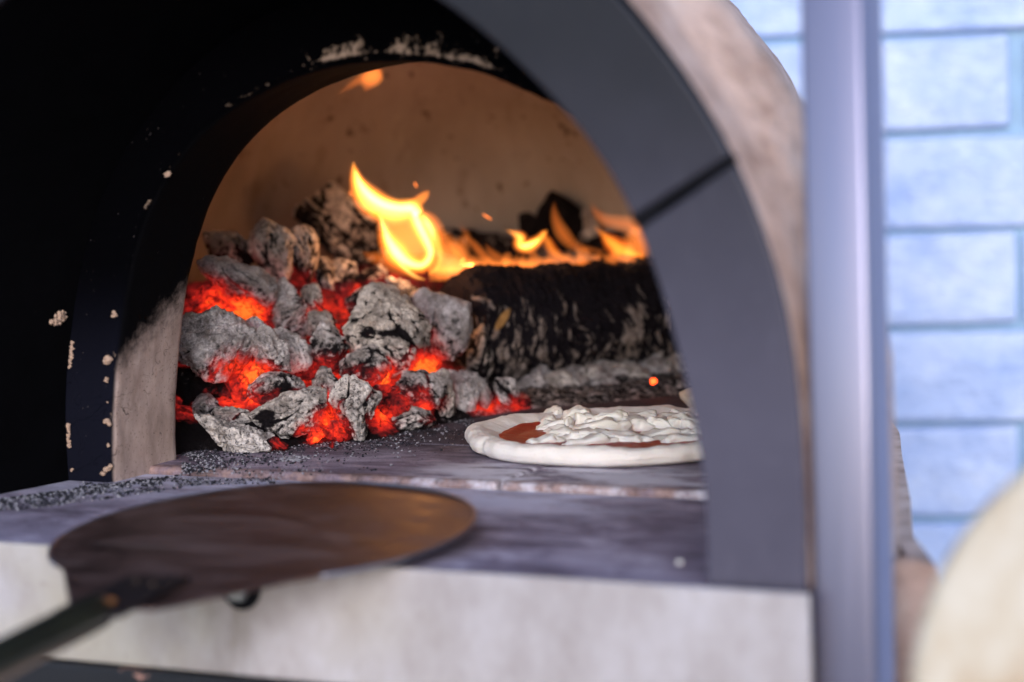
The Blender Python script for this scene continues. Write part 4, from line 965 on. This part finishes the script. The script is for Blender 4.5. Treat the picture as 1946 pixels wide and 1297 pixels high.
# ------------------------------------------------------------------ pizza
def pizza():
    c = on_plane(1186, 834, 2, 0.010); c = np.array([c[0], c[1], 0.0055]); R = 0.1155
    root = empty('pizza', tuple(c), label='raw pizza with thick floured rim, tomato sauce and shredded cheese on the hearth tiles', cat='pizza')
    nr, nt = 90, 420; rr = np.linspace(0, 1, nr); th = np.linspace(0, 2*math.pi, nt, endpoint=False)
    cs = np.array([0, .55, .72, .80, .86, .91, .95, .98, 1.0, 1.0, .985, .95, .90]); zs = np.array([.0055, .0058, .0068, .0092, .0122, .0142, .0142, .0128, .0098, .0065, .0028, .0006, .0])
    q = np.linspace(0, 1, len(cs)); ri = np.interp(rr, q, cs); zi = np.interp(rr, q, zs)
    for _ in range(3):
        ri[1:-1] = (ri[:-2]+ri[1:-1]*2+ri[2:])/4; zi[1:-1] = (zi[:-2]+zi[1:-1]*2+zi[2:])/4
    A, B = np.meshgrid(np.arange(nr), th, indexing='ij'); ii = A.ravel().astype(int); t = B.ravel()
    cx, sx_ = np.cos(t), np.sin(t)
    lump_ = fbm(np.stack([cx*1.5, sx_*1.5, 0*t+1.7], 1), 3); l2 = fbm(np.stack([cx*5, sx_*7, 0*t+4], 1), 2)
    Rt = R*(1+0.042*lump_+0.012*l2); zt = 1+0.16*fbm(np.stack([cx*1.6, sx_*1.6, 0*t+9], 1), 3)
    # tangential fold at the left of the rim
    tf = math.atan2(-0.75, -0.66); fold = np.exp(-(((t-tf+math.pi) % (2*math.pi)-math.pi)/0.05)**2)
    Rt = Rt*(1-0.03*fold)
    V = np.stack([c[0]+Rt*ri[ii]*cx, c[1]+Rt*ri[ii]*sx_, c[2]+zi[ii]*np.where(zi[ii] > .006, zt, 1)], 1)
    e = sstep(.70, .9, ri[ii])
    V[:, 2] += e*sstep(0.001, .004, zi[ii])*(0.0011*fbm(V*70, 3) + 0.0002*fbm(V*400, 2)) + (1-e)*0.0006*fbm(V*60, 2)
    V[:, 2] = np.maximum(V[:, 2], 0.0054)
    g = np.arange(nr*nt).reshape(nr, nt); g2 = np.roll(g, -1, 1)
    Fc = np.stack([g[:-1].ravel(), g[1:].ravel(), g2[1:].ravel(), g2[:-1].ravel()], 1)
    n = N('raw_floured_dough'); p = n.pos()
    dc = n.mix(n.noise(p, 45, 5, 0.6), (0.74, 0.68, 0.63), (0.88, 0.84, 0.81))
    dc = n.mix(n.ramp(n.noise(p, 500, 3, 0.6), [(0.25, 0.4), (0.4, 0.0)]), dc, (0.48, 0.38, 0.32))
    n.P(Base_Color=dc, Roughness=0.75, Subsurface_Weight=0.25, Subsurface_Radius=(0.004, 0.0025, 0.0015), Subsurface_Scale=1.0,
        Normal=n.bump(n.noise(p, 260, 5, 0.65), 0.35, 0.0008))
    dough = mesh_obj('crust', V, Fc, n.m, root)
    # sauce sheet
    n = N('tomato_sauce'); p = n.pos(); f = n.noise(p, 160, 4, 0.6)
    n.P(Base_Color=n.mix(f, (0.22, 0.003, 0.003), (0.42, 0.010, 0.006)), Roughness=0.42, Specular_IOR_Level=0.3, Normal=n.bump(f, 0.5, 0.0012))
    na, nb = 40, 300; V = []
    for i in range(na):
        for j in range(nb):
            tt = 2*math.pi*j/nb; w = 1+0.05*noise(np.array([[math.cos(tt)*3, math.sin(tt)*3, 2.0]]))[0] + 0.02*noise(np.array([[math.cos(tt)*11, math.sin(tt)*11, 5.0]]))[0]
            V.append((c[0]+R*.79*w*i/(na-1)*math.cos(tt), c[1]+R*.79*w*i/(na-1)*math.sin(tt), 0))
    V = np.array(V); rho = np.hypot(V[:, 0]-c[0], V[:, 1]-c[1])/R
    V[:, 2] = c[2] + np.interp(rho, [0, .5, .68, .76, .84], [.0068, .0072, .0084, .0105, .0128]) + 0.0005*fbm(V*150, 2)
    V[-nb:, 2] -= 0.0012
    g = np.arange(na*nb).reshape(na, nb); g2 = np.roll(g, -1, 1)
    mesh_obj('tomato_sauce', V, np.stack([g[:-1].ravel(), g[1:].ravel(), g2[1:].ravel(), g2[:-1].ravel()], 1), n.m, root)
    # cheese: torn shreds and slabs, measured on the sauce plane
    n = N('fresh_white_cheese'); p = n.pos()
    n.P(Base_Color=n.mix(n.noise(p, 80, 4), (0.80, 0.76, 0.68), (0.92, 0.89, 0.84)), Roughness=0.42, Subsurface_Weight=0.35, Subsurface_Radius=(0.004, 0.003, 0.002), Subsurface_Scale=1.0,
        Normal=n.bump(n.noise(p, 300, 4), 0.4, 0.0006))
    ch = [  # u, v, length px, thickness px, tilt deg in the picture, height offset
        (1022, 798, 58, 24, 22, 0), (1040, 790, 46, 22, 35, 2), (1050, 806, 60, 24, -8, 0), (1082, 800, 62, 22, 18, 1), (1095, 796, 48, 17, 16, 5), (1062, 812, 40, 22, -30, 0), (1070, 804, 30, 26, 60, 0),
        (1035, 832, 62, 20, 6, 0), (1062, 824, 52, 18, 18, 1), (1085, 826, 50, 15, 12, 0), (1110, 822, 90, 28, 8, 0), (1140, 812, 92, 30, 0, 2), (1165, 825, 110, 28, -4, 0), (1210, 826, 120, 24, -4, 0), (1150, 804, 66, 22, 10, 4),
        (1198, 800, 74, 26, -26, 2), (1222, 806, 60, 24, -34, 1), (1255, 820, 78, 20, -2, 0), (1248, 802, 30, 26, 60, 2), (1262, 806, 44, 22, -40, 2), (1282, 798, 66, 24, -6, 3), (1312, 802, 70, 26, -8, 2), (1290, 818, 60, 20, 8, 0), (1120, 832, 90, 22, 4, 0), (1130, 800, 60, 22, -15, 3), (1215, 792, 60, 20, 10, 2), (1300, 828, 70, 20, 5, 0),
        (1335, 806, 60, 22, -12, 1), (1180, 797, 50, 16, 14, 2), (1340, 818, 60, 18, 6, 0), (1100, 812, 30, 20, 30, 1), (1360, 800, 60, 24, 10, 1), (1400, 812, 70, 24, 0, 1), (1310, 790, 46, 16, -8, 3)]
    for k, (u, v, L, Tk, a, up) in enumerate(ch):
        V0, Fc = ICO[4]; r = np.random.default_rng(300+k); so = r.uniform(-30, 30, 3)
        base = on_plane(u, v + Tk*0.25, 2, 0.0145); d = depth_of(base)
        Lm, Tm = L*1.25*d/F, Tk*d/F*1.0; aa = math.radians(a)
        # long axis: level for most, some tilt out of the plane
        ex = R0*math.cos(aa*0.6) + np.array([0, 0, 1.0])*math.sin(aa)*0.5 + np.cross([0, 0, 1], R0)*r.uniform(-.5, .5); ex /= np.linalg.norm(ex)
        ez = np.array([0, 0, 1.0]) - ex*ex[2]; ez /= np.linalg.norm(ez); ey = np.cross(ez, ex)
        S = np.sign(V0)*np.abs(V0)**0.55
        L3_ = S*np.array([Lm/2, Tm*0.75, Tm*0.52]); 
        L3_ = L3_ + V0*(fbm(L3_*110+so, 3)*0.0034 + fbm(L3_*420+so, 2)*0.0005)[:, None]
        L3_[:, 2] += 0.0012*np.sin(L3_[:, 0]/Lm*5+r.uniform(0, 6)); L3_[:, 1] += 0.0015*np.sin(L3_[:, 0]/Lm*4+r.uniform(0, 6))
        base = base + np.array([0, 0, up*0.0011 + 0.0012])
        base[2] = max(base[2]-0.0035+up*0.0003, 0.0118)
        mesh_obj('cheese_shred', base + L3_[:, :1]*ex + L3_[:, 1:2]*ey + L3_[:, 2:]*ez, Fc, n.m, root)
pizza()
o = lump('pale beige rounded lump behind the pizza at the edge of the arch plate', 1322, 756, 1.93, 66, 52, -14, 120, ash=1.0, crack=0.05, heat=0, rough=.4, name='dough_lump', group=None, cat='dough',
         mat=m_simple('beige_dough', (0.52, 0.42, 0.33), 0.8, 0, 0.2, 60))

# ------------------------------------------------------------------ peel
def peel():
    c = np.array([-0.2935, 0.0225, 0.0095]); sx_, sy_ = 0.0046, 0.067; R = 0.1258
    nrm = np.array([-sx_, -sy_, 1.0]); nrm /= np.linalg.norm(nrm)
    neck = on_plane(205, 1150, 2, 0.0005); hd = on_plane(-40, 1275, 2, -0.008)
    ey = neck - c; ey -= nrm*(ey@nrm); Ln = np.linalg.norm(ey); ey /= Ln; ex = np.cross(nrm, ey)
    root = empty('pizza_peel', tuple(c), label='round steel turning peel with heat-browned head lying over the hearth edge', cat='pizza peel')
    # outline: circle, straight shoulders converging on the neck
    al = np.linspace(0, 2*math.pi, 200, endpoint=False); out = []
    for t in al:
        x, y = R*math.sin(t), R*math.cos(t)       # t=0 towards the neck
        rr = R; tt = (t+math.pi) % (2*math.pi)-math.pi
        hw = 0.024; tn = 0.62
        if abs(tt) < tn:
            A0 = np.array([R*math.sin(tn), R*math.cos(tn)]); B0 = np.array([hw, Ln]); f = abs(tt)/tn
            P_ = B0*(1-f) + A0*f if abs(tt) > 0.001 else np.array([0.0, Ln])
            x, y = math.copysign(P_[0], tt) if abs(tt) > 0.02 else 0.0, P_[1]
        out.append((x, y))
    out = np.array(out); th_ = 0.0012; V = []; m = len(out)
    for s_, z in ((0.0, 0.0), (0.5, 0.0), (0.9, 0.0), (0.975, 0.0002), (1.0, 0.0012), (1.005, 0.0004), (0.99, -0.0010), (0.5, -0.0012), (0.0, -0.0012)):
        for x, y in out:
            if s_ == 0: x, y = 0.0001*x, 0.0001*y
            z2 = z + 0.0006*math.sin(x*28)*math.cos(y*22)
            V.append(c + ex*x*s_ + ey*y*s_ + nrm*z2)
    Fc = [(i*m+k, (i+1)*m+k, (i+1)*m+(k+1) % m, i*m+(k+1) % m) for i in range(8) for k in range(m)]
    mesh_obj('blade', V, Fc, M['peel'], root)
    rimp = np.array([c + ex*x*1.002 + ey*y*1.002 + nrm*0.0004 for x, y in out if y < R*0.75])
    kk = np.argsort(np.unwrap([(math.atan2((p-c)@ex, -(p-c)@ey)) for p in rimp])); rimp = rimp[kk]
    tube('rolled_rim', rimp, 0.0013, m_simple('worn_bright_steel', (0.30, 0.28, 0.32), 0.35, 0.85, 0.3, 80), root, 8)
    # socket plate riveted on top of the blade, then the tube handle
    dk = m_simple('dark_peel_steel', (0.035, 0.028, 0.03), 0.4, 0.6, 0.4, 60)
    s0 = c + ey*(Ln-0.052) + nrm*0.0018
    def slab(name, pts2, z0, z1, mat):
        V = [c + ex*x + ey*y + nrm*z for z in (z0, z1) for x, y in pts2]; k = len(pts2)
        Fx = [tuple(range(k))[::-1], tuple(k+i for i in range(k))] + [(i, (i+1) % k, k+(i+1) % k, k+i) for i in range(k)]
        return bevel(mesh_obj(name, V, Fx, mat, root, smooth=False), 0.0006)
    slab('socket_plate', [(-0.019, Ln-0.052), (0.017, Ln-0.056), (0.021, Ln+0.02), (-0.021, Ln+0.02)], 0.0016, 0.0042, dk)
    for x, y in ((-0.007, Ln-0.04), (0.006, Ln-0.036)):
        V0, Fx = ICO[3]; V = c + (V0[:, :1]*0.0018)*ex + (V0[:, 1:2]*0.0018)*ey + nrm*(0.0042+V0[:, 2:]*0.0014) + ex*x + ey*y
        mesh_obj('rivet', V, Fx, m_simple('rivet_brass', (0.08, 0.05, 0.035), 0.5, 0.6), root)
    hs = c + ey*(Ln+0.004) + nrm*0.002; dirv = hd - hs; dirv /= np.linalg.norm(dirv)
    n = N('worn_dark_handle'); p = n.pos()
    n.P(Base_Color=n.mix(n.noise(p, 50, 4), (0.006, 0.006, 0.006), (0.030, 0.030, 0.018)), Roughness=0.30, Metallic=0.0, Specular_IOR_Level=0.7)
    L_ = np.array([0, .01, .03, .2, .6, 1.1]); P_ = hs + dirv*L_[:, None]
    tube('handle', P_, np.array([.010, .0120, .0125, .0127, .013, .013]), n.m, root, 28, 0.75)
peel()

# ------------------------------------------------------------------ pale round board in the foreground
def board():
    # big pale disc standing in front at the right, far out of focus
    d = 1.02; R = 0.17
    n = N('pale_birch_board'); p = n.pos()
    f = n.noise(n.scale(p, (6, 6, 1)), 9, 5, 0.6)
    n.P(Base_Color=n.ramp(f, [(0.3, (0.42, 0.30, 0.19)), (0.5, (0.52, 0.44, 0.33)), (0.7, (0.60, 0.54, 0.45))]), Roughness=0.55)
    cpx, cpy, rad = 2330, 1330, 598
    c = at_depth(cpx, cpy, d); R = rad*d/F; nv = -(c-CAM)/np.linalg.norm(c-CAM); nv = nv*0.97 + np.array([0, 0, 0.24]); nv /= np.linalg.norm(nv)
    ex = np.cross([0, 0, 1.0], nv); ex /= np.linalg.norm(ex); ey = np.cross(nv, ex)
    root = empty('wooden_board', tuple(c), label='pale wooden board with a rounded edge at the lower right corner', cat='wooden board')
    V = []; m = 160
    for s_, z in ((0.001, 0.005), (0.94, 0.005), (0.985, 0.0035), (1.0, 0.0), (0.985, -0.0035), (0.94, -0.005), (0.001, -0.005)):
        for k in range(m): t = 2*math.pi*k/m; V.append(c + ex*R*s_*math.cos(t) + ey*R*s_*math.sin(t) + nv*z)
    Fc = [(i*m+k, i*m+(k+1) % m, (i+1)*m+(k+1) % m, (i+1)*m+k) for i in range(6) for k in range(m)]
    mesh_obj('board_face', V, Fc, n.m, root)
    P_ = c - ey*np.array([R*0.97, R+0.3, R+0.55])[:, None]
    tube('handle', P_, np.array([.016, .016, .016]), n.m, root, 20, 0.8)
board()

# ------------------------------------------------------------------ ash and char crumbs (uncountable)
def crumbs():
    whitem = m_simple('ash_flake', (0.30, 0.29, 0.33), 0.95, 0, 0.35, 300, 0.5); darkm = m_simple('char_crumb', (0.02, 0.02, 0.028), 0.8, 0, 0.5, 300, 0.5)
    P = []; R_ = []
    def add(k, fu, fv, z, rmin, rmax, cl=1.0):
        for _ in range(k):
            u, v = fu(), fv(); 
            if callable(v): v = v(u)
            if noise(np.array([[u*0.02, v*0.06, 3.0]]))[0]*cl < rng.uniform(-.5, .35)*cl - 0.05: continue
            p = on_plane(u, v, 2, z); r = rmin + (rmax-rmin)*rng.random()**5
            P.append(p + np.array([0, 0, r*0.4])); R_.append(r)
    U = lambda a, b: (lambda: rng.uniform(a, b))
    # in front of the pile on the tiles
    fr = lambda u: np.interp(u, [345, 400, 500, 600, 720, 820, 930], [868, 862, 862, 848, 840, 815, 795])
    add(7000, U(345, 900), lambda: (lambda u: fr(u) + min(60, rng.exponential(13 if u > 560 else 20)) - 6), 0.0052, 0.00020, 0.0011)
    add(2600, lambda: 345 + rng.exponential(70), lambda: (lambda u: 902 - 50*rng.random()), 0.0052, 0.00020, 0.0014)
    # vestibule floor along the lining and the step
    add(7500, U(0, 345), lambda: (lambda u: 950 - u*0.135 + 26*rng.random()**1.8), 0.0002, 0.00022, 0.0014)
    add(2600, U(150, 520), lambda: (lambda u: 930 - (u-150)*0.03 - 14*rng.random()), 0.0002, 0.0003, 0.0013)
    P = np.array(P); R_ = np.array(R_)
    # keep clear of the jamb
    jam = (P[:, 1] > 0.198) & (P[:, 1] < 0.295) & (P[:, 0] < AX-0.222)
    out_ = (P[:, 0] < AX - 0.262 - 0.045*(0.205-P[:, 1])/0.205) & (P[:, 1] < 0.21)
    step = (P[:, 1] > 0.2485) & (P[:, 2] < 0.004)
    k = ~(jam | out_ | step); P, R_ = P[k], R_[k]
    w = rng.random(len(P)) < 0.4
    crumb_mesh(P[w], R_[w], 21, 'ash_crumbs', whitem, None, 'stuff', 0.7, label='scattered pale ash flakes on the floor in front of the charcoal', cat='ash')
    crumb_mesh(P[~w], R_[~w]*1.1, 22, 'char_crumbs', darkm, None, 'stuff', 0.7, label='scattered black charcoal grit on the floor in front of the pile', cat='charcoal grit')
    p = on_plane(563, 872, 2, 0.0055); q = p + rng.normal(size=(90, 3))*np.array([0.006, 0.007, 0.0006]); q[:, 2] = 0.0058
    crumb_mesh(q, rng.uniform(.0006, .0020, 90), 23, 'ash_flake', whitem, None, None, 0.4, label='separate white ash flake lying on the tile ahead of the pile', cat='ash')
    p = on_plane(1292, 1069, 2, 0.002)  # one small white dot on the front slab
    crumb_mesh(p[None], np.array([0.0022]), 24, 'white_speck', m_simple('speck_white', (0.85, 0.85, 0.85), 0.4), None, None, 0.8, label='single white crumb on the front slab near the grey plate foot', cat='crumb')
crumbs()
